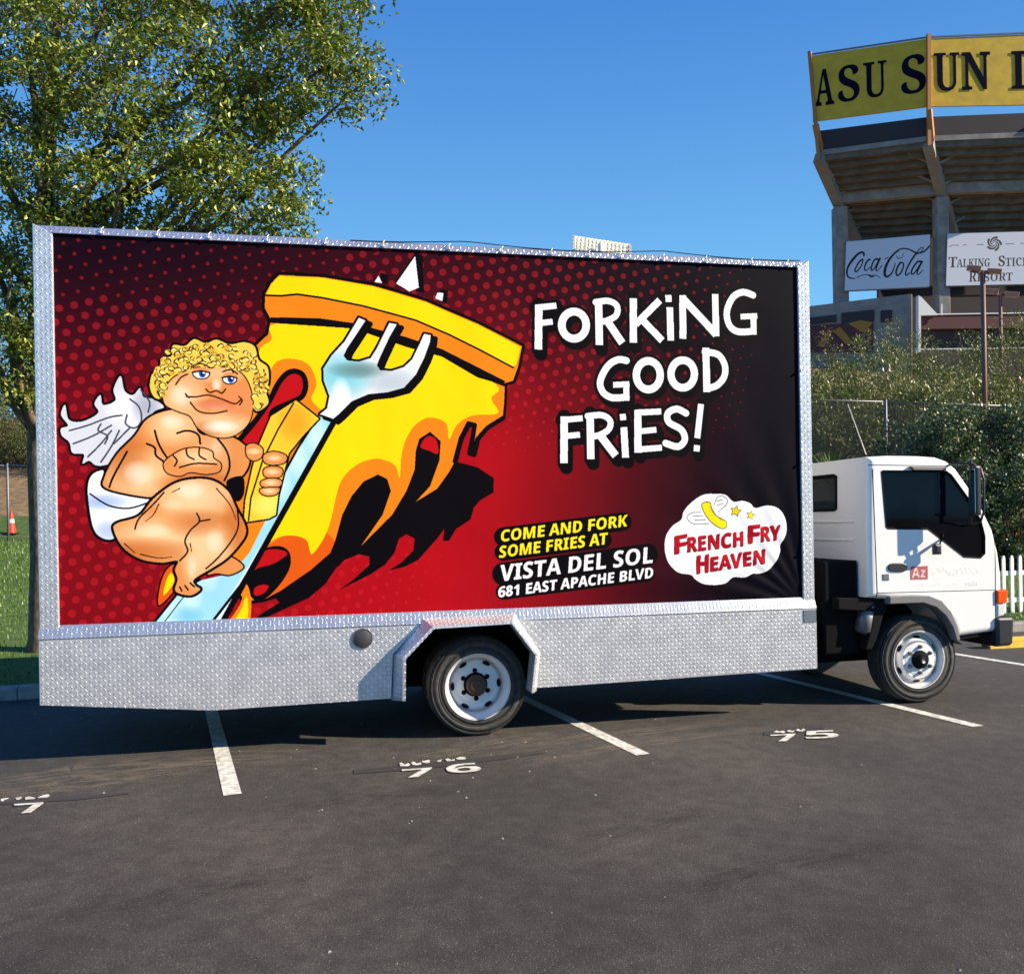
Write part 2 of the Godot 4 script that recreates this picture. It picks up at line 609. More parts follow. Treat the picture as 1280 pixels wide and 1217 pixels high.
	gm.transform_format = MultiMesh.TRANSFORM_3D
	gm.mesh = st_end(chip)
	gm.instance_count = 170
	for i in 170:
		var q := Vector3(rng.randf_range(-5, 6), 0.0, -pow(rng.randf(), 0.8) * 8.0 - 1.5)
		gm.set_instance_transform(i, Transform3D((Basis(Vector3.UP, rng.randf() * TAU) * Basis(Vector3.RIGHT, -PI / 2)).scaled(Vector3.ONE * rng.randf_range(0.35, 1.3)), q))
	var gi := MultiMeshInstance3D.new()
	gi.name = "grit"
	gi.multimesh = gm
	gi.material_override = M.kerb
	add_child(gi, true)
	setting(gi, "scattered pale grit on the asphalt", "grit", "stuff")
	# pale dusty tyre scuffs
	var im := Image.create_empty(512, 64, false, Image.FORMAT_RGBA8)
	var nz := FastNoiseLite.new()
	nz.seed = 4
	nz.frequency = 0.05
	nz.fractal_octaves = 4
	for y in 64:
		for x in 512:
			var e := 1.0 - absf(y / 31.5 - 1.0)
			var t := 1.0 - absf(x / 255.5 - 1.0)
			var k := clampf((nz.get_noise_2d(x * 0.25, y * 1.6) + 0.35) * 1.1, 0.0, 1.0) * minf(1.0, e * 2.0) * minf(1.0, t * 3.0)
			im.set_pixel(x, y, Color(0.62, 0.55, 0.46, k * 0.2))
	var dust := mat(Color.WHITE, 0.95)
	dust.albedo_texture = tex_of(im)
	dust.transparency = BaseMaterial3D.TRANSPARENCY_ALPHA
	var dark_im: Image = im.duplicate()
	for y in 64:
		for x in 512:
			dark_im.set_pixel(x, y, Color(0.10, 0.10, 0.10, im.get_pixel(x, y).a * 1.5))
	var smear := mat(Color.WHITE, 0.8)
	smear.albedo_texture = tex_of(dark_im)
	smear.transparency = BaseMaterial3D.TRANSPARENCY_ALPHA
	for p in [[[330, 1012], [420, 1001], [500, 992], [600, 982], 0.11], [[720, 1052], [780, 1036], [840, 1021], [900, 1010], 0.10], [[90, 1150], [200, 1120], [300, 1100], [420, 1085], 0.12], [[820, 1120], [930, 1090], [1040, 1066], [1160, 1050], 0.10], [[500, 951], [560, 941], [645, 925], [700, 916], 0.16], [[600, 944], [730, 921], [836, 911], [930, 899], 0.14], [[-60, 1000], [60, 985], [150, 972], [260, 955], 0.22], [[640, 960], [760, 935], [860, 922], [1000, 905], 0.10], [[-40, 985], [90, 965], [200, 953], [420, 940], 0.3]]:
		var s := st_new()
		var pts: Array = []
		for i in 25:
			var t := i / 24.0 * 3.0
			var k := mini(int(t), 2)
			var a: Array = p[k]
			var b: Array = p[k + 1]
			pts.append(gp(lerpf(a[0], b[0], t - k), lerpf(a[1], b[1], t - k), 0.012))
		for i in 24:
			var d: Vector3 = (pts[i + 1] - pts[i]).normalized()
			var w: Vector3 = Vector3(-d.z, 0, d.x) * p[4]
			var c := [pts[i] - w, pts[i] + w, pts[i + 1] + w, pts[i + 1] - w]
			var uv := [Vector2(i / 24.0, 0), Vector2(i / 24.0, 1), Vector2((i + 1) / 24.0, 1), Vector2((i + 1) / 24.0, 0)]
			for k in [0, 1, 2, 0, 2, 3]:
				s.set_uv(uv[k])
				s.add_vertex(c[k])
		var is_dark: bool = p[0][1] > 1005
		setting(part("tyre_mark", st_end(s), smear if is_dark else dust), "dark rubber smear on the asphalt" if is_dark else "pale dusty tyre scuff on the asphalt", "tyre mark")

# ------------------------------------------------------------------ kerb, lawn, hillside
const K0 := Vector2(-5.0, -9.3)
var kd := Vector2(cos(deg_to_rad(18.0)), -sin(deg_to_rad(18.0)))
var kn := Vector2(-sin(deg_to_rad(18.0)), -cos(deg_to_rad(18.0)))

func behind(x: float, z: float) -> float:
	return (Vector2(x, z) - K0).dot(kn)

func hgt(x: float, z: float) -> float:
	var d := behind(x, z)
	if d < 0.0:
		return 0.0
	var h := 0.13 + 1.37 * pow(minf(d, 19.0) / 19.0, 1.6) + 0.25 * clampf(d - 19.0, 0.0, 24.0)
	var s := smoothstep(0.0, 8.0, x)
	h += s * (2.0 * smoothstep(2.5, 10.0, d) + 0.12 * clampf(d - 10.0, 0.0, 20.0))
	return h

func build_terrain() -> void:
	var st := st_new()
	var n := 70
	for i in n:                       # the kerb: a rounded concrete step, in lengths
		var a := K0 + kd * (i * 1.0 - 28.0)
		var b := a + kd * 0.992
		var prof := [[-0.15, 0.0], [-0.15, 0.105], [-0.135, 0.125], [0.0, 0.13], [0.02, 0.0]]
		for k in prof.size() - 1:
			var p: Array = prof[k]
			var q: Array = prof[k + 1]
			var pa: Vector2 = a + kn * p[0]
			var pb: Vector2 = b + kn * p[0]
			var qa: Vector2 = a + kn * q[0]
			var qb: Vector2 = b + kn * q[0]
			quad(st, Vector3(pa.x, p[1], pa.y), Vector3(pb.x, p[1], pb.y), Vector3(qb.x, q[1], qb.y), Vector3(qa.x, q[1], qa.y), Vector3(-kn.x, 1, -kn.y))
	setting(part("kerb", st_end(st), M.kerb), "pale concrete kerb between the asphalt and the lawn", "kerb")
	# lawn near the kerb, dry hillside behind
	var lawn := st_new(true)
	var hill := st_new(true)
	var step := 0.9
	for i in range(-45, 75):
		for j in range(0, 75):
			var c: Array = []
			for e in [[0, 0], [1, 0], [1, 1], [0, 1]]:
				var p: Vector2 = K0 + kd * ((i + e[0]) * step) + kn * ((j + e[1]) * step + 0.02)
				c.append(Vector3(p.x, hgt(p.x, p.y) - (0.01 if j + e[1] == 0 else 0.0), p.y))
			var grassy: bool = j * step < (21.0 if i < 6 else 4.2)
			quad(lawn if grassy else hill, c[0], c[1], c[2], c[3], Vector3.UP)
	setting(part("lawn", st_end(lawn), M.lawn), "mown green lawn rising from the kerb", "lawn")
	setting(part("hillside", st_end(hill), M.soil), "dry brown hillside below the stadium", "hillside")
	# grass blades where the lawn shows
	var blade := st_new()
	tri(blade, Vector3(-0.005, 0, 0), Vector3(0.005, 0, 0), Vector3(0.003, 0.036, 0.008), Vector3.BACK)
	var mm := MultiMesh.new()
	mm.transform_format = MultiMesh.TRANSFORM_3D
	mm.use_colors = true
	mm.mesh = st_end(blade)
	var spots: Array = []
	for k in 60000:
		var left := k < 46000
		var s := rng.randf_range(-9.0, 3.0) if left else rng.randf_range(9.0, 17.0)
		var d := pow(rng.randf(), 1.3) * (18.0 if left else 4.0) + 0.05
		var p := K0 + kd * s + kn * d
		spots.append(Vector3(p.x, hgt(p.x, p.y), p.y))
	mm.instance_count = spots.size()
	for k in spots.size():
		var sc := rng.randf_range(0.7, 1.5) * (1.0 + behind(spots[k].x, spots[k].z) * 0.06)
		mm.set_instance_transform(k, Transform3D(Basis(Vector3.UP, rng.randf() * TAU).rotated(Vector3.RIGHT, rng.randf_range(-0.4, 0.4)).scaled(Vector3.ONE * sc), spots[k]))
		var g := rng.randf()
		mm.set_instance_color(k, Color(0.055 + 0.07 * g, 0.12 + 0.09 * g, 0.018 + 0.012 * g))
	var mi := MultiMeshInstance3D.new()
	mi.name = "grass"
	mi.multimesh = mm
	mi.material_override = M.leaf
	add_child(mi, true)
	setting(mi, "short green grass blades on the lawn", "grass", "stuff")

# ------------------------------------------------------------------ painting of print (posters, banners) into images
class Print:
	var im: Image
	var w: int
	var h: int
	var map: Callable                # photo or local coordinates -> image coordinates
	func _init(width: int, height: int, back: Color) -> void:
		w = width
		h = height
		im = Image.create_empty(w, h, false, Image.FORMAT_RGB8)
		im.fill(back)
	func span(y: int, x0: float, x1: float, c: Color) -> void:
		var a := clampi(int(round(x0)), 0, w)
		var b := clampi(int(round(x1)), 0, w)
		if b <= a or y < 0 or y >= h:
			return
		if c.a >= 0.999:
			im.fill_rect(Rect2i(a, y, b - a, 1), c)
		else:
			for x in range(a, b):
				im.set_pixel(x, y, im.get_pixel(x, y).lerp(Color(c.r, c.g, c.b), c.a))
	func fill(p: PackedVector2Array, c: Color) -> void:      # even-odd scanline fill, image coordinates
		var lo := 1e9
		var hi := -1e9
		for q in p:
			lo = minf(lo, q.y)
			hi = maxf(hi, q.y)
		for y in range(maxi(0, int(lo)), mini(h, int(hi) + 1)):
			var yy := y + 0.5
			var xs := PackedFloat32Array()
			for i in p.size():
				var a := p[i]
				var b := p[(i + 1) % p.size()]
				if (a.y <= yy) != (b.y <= yy):
					xs.append(a.x + (yy - a.y) / (b.y - a.y) * (b.x - a.x))
			xs.sort()
			for i in range(0, xs.size() - 1, 2):
				span(y, xs[i], xs[i + 1], c)
	func pts(flat: Array, o: Vector2, s: float) -> PackedVector2Array:
		var r := PackedVector2Array()
		for i in range(0, flat.size(), 2):
			r.append(map.call(o.x + flat[i] / s, o.y + flat[i + 1] / s))
		return r
	static func smooth(p: PackedVector2Array, closed: bool, n := 5) -> PackedVector2Array:
		var r := PackedVector2Array()
		var m := p.size()
		for i in (m if closed else m - 1):
			var a := p[(i + m - 1) % m] if closed else p[maxi(i - 1, 0)]
			var b := p[i]
			var c := p[(i + 1) % m]
			var d := p[(i + 2) % m] if closed else p[mini(i + 2, m - 1)]
			for k in n:
				r.append(b.cubic_interpolate(c, a, d, float(k) / n))
		if not closed:
			r.append(p[m - 1])
		return r
	func stroke(p: PackedVector2Array, width: float, c: Color, closed := false, round_ends := true, w_end := -1.0) -> void:
		var m := p.size()
		var count := m if closed else m - 1
		for i in count:
			var a := p[i]
			var b := p[(i + 1) % m]
			var wa := width if w_end < 0.0 else lerpf(width, w_end, float(i) / count)
			var wb := width if w_end < 0.0 else lerpf(width, w_end, float(i + 1) / count)
			var d := (b - a)
			if d.length() < 0.01:
				continue
			var nn := Vector2(-d.y, d.x).normalized() * 0.5
			fill(PackedVector2Array([a + nn * wa, b + nn * wb, b - nn * wb, a - nn * wa]), c)
			if (round_ends or (i > 0 or closed)) and wa > 1.5:
				disc(a, wa * 0.5, wa * 0.5, c)
		if round_ends and not closed:
			disc(p[m - 1], (width if w_end < 0.0 else w_end) * 0.5, (width if w_end < 0.0 else w_end) * 0.5, c)
	func disc(q: Vector2, rx: float, ry: float, c: Color) -> void:
		for y in range(int(q.y - ry), int(q.y + ry) + 1):
			var t := (y + 0.5 - q.y) / ry
			if absf(t) < 1.0:
				var k := rx * sqrt(1.0 - t * t)
				span(y, q.x - k, q.x + k, c)
	func soft(q: Vector2, rx: float, ry: float, c: Color, clip := PackedVector2Array()) -> void:   # airbrushed ink
		var mask: Image = null
		var ox := int(q.x - rx)
		var oy := int(q.y - ry)
		if clip.size() > 2:
			var pr := Print.new(int(rx * 2) + 2, int(ry * 2) + 2, Color.BLACK)
			var sh := PackedVector2Array()
			for v in clip:
				sh.append(v - Vector2(ox, oy))
			pr.fill(sh, Color.WHITE)
			mask = pr.im
		for y in range(maxi(oy, 0), mini(int(q.y + ry), h)):
			for x in range(maxi(ox, 0), mini(int(q.x + rx), w)):
				var dx := (x - q.x) / rx
				var dy := (y - q.y) / ry
				var e := 1.0 - dx * dx - dy * dy
				if e <= 0.0 or (mask and mask.get_pixel(x - ox, y - oy).r < 0.5):
					continue
				im.set_pixel(x, y, im.get_pixel(x, y).lerp(Color(c.r, c.g, c.b), c.a * e))
	func tris(verts: PackedVector2Array, c: Color) -> void:
		for i in range(0, verts.size() - 2, 3):
			fill(PackedVector2Array([verts[i], verts[i + 1], verts[i + 2]]), c)

var fonts := {}
func font(called: String, weight: int) -> SystemFont:
	var key := called + str(weight)
	if not fonts.has(key):
		var f := SystemFont.new()
		f.font_names = PackedStringArray([called])
		f.font_weight = weight
		fonts[key] = f
	return fonts[key]

func text_mesh(s: String, called: String, depth := 0.02) -> TextMesh:
	var t := TextMesh.new()
	t.text = s
	t.font = font(called, 700)
	t.font_size = 64
	t.pixel_size = 0.01
	t.depth = depth
	t.curve_step = 1.0
	return t

# lettering whose box has the given lower left, lower right and upper left corners, in the print's source coordinates
func print_text(pr: Print, s: String, called: String, ll: Vector2, lr: Vector2, ul: Vector2, c: Color, grow := 0.0) -> void:
	var t := text_mesh(s, called, 0.0)
	var arr := t.get_mesh_arrays()
	var vs: PackedVector3Array = arr[Mesh.ARRAY_VERTEX]
	var ix = arr[Mesh.ARRAY_INDEX]
	var bb := t.get_aabb()
	var out := PackedVector2Array()
	var order: Array = Array(ix) if ix != null and ix.size() > 0 else range(vs.size())
	for k in order:
		var u: float = (vs[k].x - bb.position.x) / bb.size.x
		var v: float = (vs[k].y - bb.position.y) / bb.size.y
		var q: Vector2 = ll + (lr - ll) * u + (ul - ll) * v
		out.append(pr.map.call(q.x, q.y))
	if grow > 0.0:
		for o in [Vector2(grow, 0), Vector2(-grow, 0), Vector2(0, grow), Vector2(0, -grow)]:
			var sh := PackedVector2Array()
			for q in out:
				sh.append(q + o)
			pr.tris(sh, c)
	pr.tris(out, c)

# ------------------------------------------------------------------ stadium
func rel(o: Node3D, called: String, mesh: Mesh, m: Material, parent: Node = null) -> MeshInstance3D:
	var p := part(called, mesh, m, parent if parent else o)
	if parent == null:
		p.position = -o.position
	return p

func build_stadium() -> void:
	var base := Vector3(30, hgt(30, -62), -62)
	var s := thing("stadium", "concrete stadium with a raked upper deck on tall columns above the hillside", "stadium", base)
	# stations along the rim: sign top, sign bottom, fascia top, fascia bottom, inner end of the deck
	var sta: Array = [
		[at(1013, 70, 62), at(1014, 152, 62), at(1019, 164, 62), at(1023, 191, 62), at(1072, 302, 67.5)],
		[at(1162, 48, 60), at(1161.5, 133, 60), at(1160.5, 146, 60), at(1160, 173, 60), at(1192, 296, 65.5)],
		[at(1330, 41, 59.7), at(1330, 130, 59.7), at(1330, 139, 59.7), at(1330, 166, 59.7), at(1345, 291, 65.2)],
		[at(1500, 62, 61.5), at(1500, 146, 61.5), at(1500, 158, 61.5), at(1500, 184, 61.5), at(1500, 300, 67)]]
	var steps := 12
	for i in 3:
		var a: Array = sta[i]
		var b: Array = sta[i + 1]
		# fascia wall of the top row
		var n: Vector3 = (b[2] - a[2]).cross(Vector3.UP).normalized()
		if n.z < 0:
			n = -n
		rel(s, "fascia", panel_mesh(a[2], b[2], b[3], a[3], 0.35, n), M.fascia)
		var low := Vector3(0, -0.42, 0)
		rel(s, "edge_beam", panel_mesh(a[3] + n * 0.12 + Vector3(0, 0.12, 0), b[3] + n * 0.12 + Vector3(0, 0.12, 0), b[3] + n * 0.12 + low * 0.5, a[3] + n * 0.12 + low * 0.5, 0.6, n), M.concrete)
		for k in steps:
			var p0: Vector3 = (a[3] + low * 0.5).lerp(a[4], float(k) / steps)
			var p1: Vector3 = (a[3] + low * 0.5).lerp(a[4], float(k + 1) / steps)
			var q0: Vector3 = (b[3] + low * 0.5).lerp(b[4], float(k) / steps)
			var q1: Vector3 = (b[3] + low * 0.5).lerp(b[4], float(k + 1) / steps)
			var pd := Vector3(p0.x, p1.y, p0.z)
			var qd := Vector3(q0.x, q1.y, q0.z)
			var t := st_new()
			quad(t, p0, q0, qd, pd, n)
			quad(t, pd, qd, q1, p1, Vector3.DOWN)
			quad(t, p0, q0, q1, p1, Vector3.UP)
			tri(t, p0, pd, p1, -(q0 - p0))
			tri(t, q0, qd, q1, q0 - p0)
			rel(s, "seating_step", st_end(t), M.deck)
		# cross beam half way down the rake
		var m0: Vector3 = a[3].lerp(a[4], 0.52) + n * 0.5
		var m1: Vector3 = b[3].lerp(b[4], 0.52) + n * 0.5
		rel(s, "cross_beam", bar_mesh(m0, m1, 0.5, 0.72), M.concrete)
	for i in 4:
		var a: Array = sta[i]
		var back: Vector3 = (a[4] - a[3])
		rel(s, "raker", bar_mesh(a[3] + Vector3(0, -0.3, 0.1), a[4] + Vector3(0, -0.4, 0.2), 0.65, 0.8), M.concrete)
		rel(s, "deck_bracket", bar_mesh(a[2] + Vector3(-0.1, 0.3, 0.4), a[3].lerp(a[4], 0.14) + Vector3(-0.1, -0.5, 0.5), 0.3, 0.35), M.orange_steel)
		for k in 4:                   # short knee struts off each raker
			var e: Vector3 = a[3].lerp(a[4], 0.2 + 0.2 * k) + Vector3(0, -0.5, 0.3)
			for sd in ([1.0] if i == 0 else [-1.0, 1.0]):
				rel(s, "strut", bar_mesh(e, e + Vector3(1.9 * sd, 0.95, -0.1), 0.14, 0.14), M.concrete)
	for c in [[1049.5, 260, 64.6, 0.86], [1175.5, 248, 62.6, 0.80], [1340, 246, 62.4, 0.80], [1500, 250, 64.5, 0.8]]:
		var p := at(c[0], c[1], c[2])
		var r: float = c[3] * 0.5
		rel(s, "column", box_mesh(Vector3(p.x - r, 0, p.z - r), Vector3(p.x + r, p.y, p.z + r), 0.05), M.concrete)
	# concourse: back wall in the dark, floor slab, walls
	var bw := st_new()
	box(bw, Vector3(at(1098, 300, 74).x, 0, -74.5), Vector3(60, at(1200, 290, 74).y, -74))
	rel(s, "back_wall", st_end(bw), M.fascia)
	rel(s, "soffit_beam", panel_mesh(at(1100, 361, 64.2), at(1166, 357, 63.2), at(1166, 369, 63.2), at(1106, 373, 64.2), 0.6), M.fascia)
	rel(s, "soffit_beam", panel_mesh(at(1183, 358, 62.9), at(1345, 355, 62.6), at(1345, 366, 62.6), at(1183, 369, 62.9), 0.6), M.fascia)
	var wall := rel(s, "concourse_wall", panel_mesh(at(1000, 384, 65.2), at(1140, 367, 62), at(1140, 470, 62), at(1000, 470, 65.2), 0.5), M.concrete)
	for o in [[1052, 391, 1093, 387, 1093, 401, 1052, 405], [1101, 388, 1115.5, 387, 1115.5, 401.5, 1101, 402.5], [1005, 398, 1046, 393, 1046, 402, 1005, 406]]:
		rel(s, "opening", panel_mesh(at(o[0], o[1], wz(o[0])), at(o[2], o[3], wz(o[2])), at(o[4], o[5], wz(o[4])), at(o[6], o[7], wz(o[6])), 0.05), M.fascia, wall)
	var mural := rel(s, "painted_panel", panel_mesh(at(1008, 407, wz(1008)), at(1092, 402, wz(1092)), at(1092, 440, wz(1092)), at(1008, 440, wz(1008)), 0.05), M.maroon)
	for q in [[1060, 404, 1076, 400, 1092, 403, 1086, 409, 1092, 414, 1078, 415, 1068, 409], [1042, 414, 1050, 408, 1067, 428, 1059, 431], [1022, 432, 1036, 411, 1041, 415, 1030, 434]]:
		var st := st_new()
		var f := PackedVector2Array()
		for i in range(0, q.size(), 2):
			f.append(Vector2(q[i], q[i + 1]))
		var ix := Geometry2D.triangulate_polygon(f)
		for i in range(0, ix.size(), 3):
			var c: Array = []
			for e in 3:
				c.append(at(f[ix[i + e]].x, f[ix[i + e]].y, wz(f[ix[i + e]].x) - 0.03))
			tri(st, c[0], c[1], c[2], Vector3.BACK)
		rel(s, "emblem_stroke", st_end(st), M.emblem, mural)
	var gable := st_new()
	var gp2 := PackedVector2Array()
	for q in [[1148.5, 369], [1152, 371], [1173, 393.5], [1151.5, 394], [1151.5, 440], [1148.5, 440]]:
		var p := at(q[0], q[1], 60.0)
		gp2.append(Vector2(p.x, p.y))
	prism(gable, gp2, -60.0, -60.4)
	rel(s, "stair_wall", st_end(gable), M.picket)
	rel(s, "parapet", panel_mesh(at(1152, 394, 60.2), at(1360, 391, 60.2), at(1360, 409, 60.2), at(1152, 411, 60.2), 0.3), M.maroon)
	rel(s, "handrail", bar_mesh(at(1152, 393, 60.2), at(1360, 390, 60.2), 0.1, 0.07), M.picket)
	rel(s, "handrail", bar_mesh(at(1149, 436.5, 59.0), at(1330, 434, 59.0), 0.07, 0.06), M.picket)
	rel(s, "handrail_post", bar_mesh(at(1177.5, 380, 60), at(1177.5, 394, 60), 0.07, 0.07), M.picket)
	rel(s, "dark_opening_sheet", panel_mesh(at(1152, 411, 60.6), at(1360, 409, 60.6), at(1360, 470, 60.6), at(1152, 470, 60.6), 0.3), M.fascia)  # near-black sheet; the shade of the openings below the parapet is its colour
	# gold sign boards on the rim, letters standing on them
	build_rim_sign("gold sign board reading ASU S on the stadium rim, turned towards the open sky", sta[0], sta[1], [["A", 1019, 1043, 88, 133], ["S", 1048, 1075, 83, 128.5], ["U", 1080, 1109, 79, 123.5], ["S", 1127, 1158, 70.5, 119]])
	build_rim_sign("gold sign board reading UN D on the stadium rim", sta[1], sta[2], [["U", 1168, 1200, 66.5, 114], ["N", 1203, 1238.5, 65.5, 112.5], ["D", 1265, 1301, 64, 111]])
	build_ads()
	build_floodlights()

func wz(x: float) -> float:             # depth of the concourse wall's face at a pixel column
	return lerpf(65.2, 62.0, (x - 1000.0) / 140.0) - 0.12

func build_rim_sign(label: String, a: Array, b: Array, letters: Array) -> void:
	var base: Vector3 = (a[1] + b[1]) * 0.5
	var o := thing("stadium_sign", label, "sign", base, "gold sign boards on the stadium rim")
	var dir: Vector3 = (b[0] - a[0])
	var flat := Vector3(dir.x, 0, dir.z).normalized()
	var n := flat.cross(Vector3.UP)
	if n.z < 0:
		n = -n
	var tl: Vector3 = a[0] + flat * 0.12
	var tr: Vector3 = b[0] - flat * 0.12
	var bl: Vector3 = a[1] + flat * 0.12
	var br: Vector3 = b[1] - flat * 0.12
	rel(o, "board", panel_mesh(tl, tr, br, bl, 0.12, n), M.gold)
	for e in [[a, -0.05], [b, 0.0]]:
		var q: Array = e[0]
		if e[0] == b and letters.size() > 3:
			continue
		rel(o, "post", bar_mesh(q[0] + Vector3(e[1], 0.3, 0), q[3] + Vector3(e[1], -0.6, 0.25), 0.22, 0.22), M.orange_steel)
	rel(o, "top_rail", bar_mesh(tl + Vector3(0, 0.1, 0), tr + Vector3(0, 0.1, 0), 0.09, 0.09), M.galv)
	for l in letters:
		# where the letter's pixel box meets the board's plane
		var c: Array = []
		for p in [[l[1], l[4]], [l[2], l[4]], [l[1], l[3]]]:
			var d := ray(p[0], p[1])
			var eye := Vector3(0, EYE, 0)
			c.append(eye + d * ((tl + n * 0.02 - eye).dot(n) / d.dot(n)))
		var t := text_mesh(l[0], "Droid Serif", 0.012)
		var bb := t.get_aabb()
		var x: Vector3 = (c[1] - c[0]) / bb.size.x
		var up: Vector3 = (c[2] - c[0])
		up = Vector3(0, up.y, 0) / bb.size.y
		# keep the letters upright; the row climbs with the rim
		var xs: Vector3 = Vector3(x.x, 0, x.z)
		var m := part("letter", t, M.navy, o)
		m.transform = Transform3D(Basis(xs, up, n), c[0] - o.position - xs * bb.position.x - up * bb.position.y + n * 0.012)

func build_ads() -> void:
	var blue := Color(0.80, 0.82, 0.86)
	var ink := Color(0.03, 0.03, 0.07)
	# script lettering
	var a := Print.new(1024, 600, blue)
	a.map = func(x: float, y: float) -> Vector2:
		# source: enlarged crop, 10.667 px a pixel from (1050, 290); board corners tl (85,128) tr (1205,45) br (1190,725) bl (70,780)
		var u := (x - lerpf(85.0, 70.0, (y - 90.0) / 650.0)) / 1120.0
		var top := lerpf(128.0, 45.0, u)
		var bot := lerpf(780.0, 725.0, u)
		return Vector2(u * 1024.0, (y - top) / (bot - top) * 600.0)
	var o := Vector2.ZERO
	for k in [
			[[325, 312, 322, 278, 288, 270, 235, 300, 190, 350], 24, 34],
			[[190, 350, 150, 400, 115, 460, 98, 530, 110, 590, 150, 614, 208, 618], 36, 14],
			[[310, 365, 268, 390, 225, 460, 206, 515, 228, 526, 275, 475, 308, 405, 310, 370], 24, 14],
			[[405, 366, 378, 375, 345, 435, 336, 490, 358, 510, 412, 468], 26, 12],
			[[520, 362, 478, 358, 445, 410, 425, 480, 436, 510, 475, 470, 520, 372], 24, 14],
			[[540, 350, 508, 430, 490, 495, 508, 512, 572, 440], 26, 10],
			[[610, 356, 652, 338], 14, 12],
			[[800, 238, 735, 285, 670, 360, 622, 450, 604, 530], 22, 38],
			[[604, 530, 612, 580, 645, 590, 690, 556, 726, 480, 745, 415], 36, 12],
			[[760, 320, 785, 350, 825, 345, 855, 290], 10, 9],
			[[815, 405, 778, 460, 755, 530, 772, 575, 815, 545, 852, 460, 850, 412, 815, 408], 26, 16],
			[[1022, 290, 980, 345, 925, 435, 884, 525, 888, 574, 932, 545], 26, 16],
			[[1022, 292, 1060, 240, 1100, 212, 1116, 222, 1090, 262, 1030, 300], 14, 10],
			[[1088, 400, 1045, 396, 995, 450, 958, 525, 968, 558, 1010, 530, 1088, 404], 26, 16],
			[[1098, 398, 1060, 470, 1032, 540, 1050, 565, 1112, 505], 26, 10],
			[[720, 292, 800, 236, 870, 224, 940, 240, 1000, 272, 1060, 285, 1130, 262, 1202, 192], 15, 22],
			[[232, 606, 300, 578, 370, 566, 430, 578, 490, 576, 545, 606], 12, 10],
			[[395, 572, 430, 596, 470, 578], 22, 12]]:
		a.stroke(Print.smooth(a.pts(k[0], o, 1.0), false), k[1] * 0.92, ink, false, true, k[2] * 0.92)
	ad_board("white advertising banner with black script lettering hung under the stadium deck", at(1058, 302, 63.9), at(1163, 293, 62.2), at(1162, 358, 62.2), at(1056, 363, 63.9), a.im)
	# resort banner with a swirl
	var b := Print.new(1024, 600, blue)
	b.map = func(x: float, y: float) -> Vector2:
		return Vector2(x, y)
	for r in 5:                                  # a round swirl of five arms
		var ring := PackedVector2Array()
		for k in 12:
			var t := k / 11.0
			var ang := TAU * r / 5.0 + t * 2.6
			ring.append(Vector2(512, 128) + Vector2(cos(ang), sin(ang)) * lerpf(16.0, 76.0, t))
		b.stroke(ring, 8, ink, false, true, 24)
	for k in [[20, 150, 60, 132, 125, 138], [170, 138, 205, 132], [320, 132, 395, 136], [640, 132, 730, 136], [800, 132, 960, 138]]:
		b.stroke(b.pts(k, o, 1.0), 7, ink)
	for t in [["T", 18, 110, 70], ["ALKING", 108, 470, 56], ["S", 560, 632, 72], ["TICK", 636, 900, 56], ["R", 245, 330, 72], ["ESORT", 334, 720, 56]]:
		var low := 390.0 if t[1] < 240 or t[1] > 340 and t[1] != 334 or t[0] == "ALKING" else 560.0
		var yy: float = low
		print_text(b, t[0], "Droid Serif", Vector2(t[1], yy), Vector2(t[2], yy), Vector2(t[1], yy - t[3] * 1.7), ink)
	ad_board("white advertising banner with a black swirl above resort lettering under the deck", at(1185, 292, 62.0), at(1301, 289, 61.9), at(1301, 354.5, 61.9), at(1183, 357, 62.0), b.im)

func ad_board(label: String, tl: Vector3, tr: Vector3, br: Vector3, bl: Vector3, im: Image) -> void:
	var o := thing("advertising_banner", label, "banner", (bl + br) * 0.5, "advertising banners below the stadium deck")
	var m := mat(Color.WHITE, 0.6)
	m.albedo_texture = tex_of(im)
	rel(o, "sheet", panel_mesh(tl, tr, br, bl, 0.08), m)
	for e in [[tl, tr], [bl, br]]:
		rel(o, "rail", bar_mesh(e[0] + Vector3(0, 0, -0.15), e[1] + Vector3(0, 0, -0.15), 0.1, 0.1), M.galv)

func build_floodlights() -> void:
	var z := 95.0
	var c := at(752, 310, z)
	var o := thing("floodlight_tower", "white rack of stadium floodlights showing above the billboard box", "floodlight", Vector3(c.x, 0, c.z))
	rel(o, "mast", tube_mesh([Vector3(c.x, 0, c.z - 0.6), Vector3(c.x, c.y + 0.6, c.z - 0.6)], 0.35, 10), M.picket)
	var lamp := lathe_mesh([Vector2(0, -0.22), Vector2(0.12, -0.2), Vector2(0.19, 0.0), Vector2(0.21, 0.05), Vector2(0.18, 0.06), Vector2(0, 0.02)], Vector3.ZERO, 10)
	for row in 4:
		for col in 15:
			var u := col / 14.0
			var v := row / 3.0
			var p := at(lerpf(719, 786, u) - v * 1.2, lerpf(lerpf(296.5, 307.5, u), lerpf(309, 323, u), v), z + u * 3.0)
			var l := part("lamp", lamp, M.picket, o)
			l.position = p - o.position
			l.rotation = Vector3(0.45, 0.5, 0)
	for row in 5:
		var v := row / 4.0
		rel(o, "rack_rail", bar_mesh(at(717 - v * 1.2, lerpf(295, 310, v), z + 0.3), at(788 - v * 1.2, lerpf(306, 325, v), z + 3.3), 0.10, 0.10), M.picket)
	for x in [717.0, 731.0, 788.0]:
		var u: float = (x - 717.0) / 71.0
		rel(o, "rack_post", bar_mesh(at(x, lerpf(294, 306, u), z + 3 * u), at(x, lerpf(312, 326, u), z + 3 * u), 0.25, 0.25), M.picket)

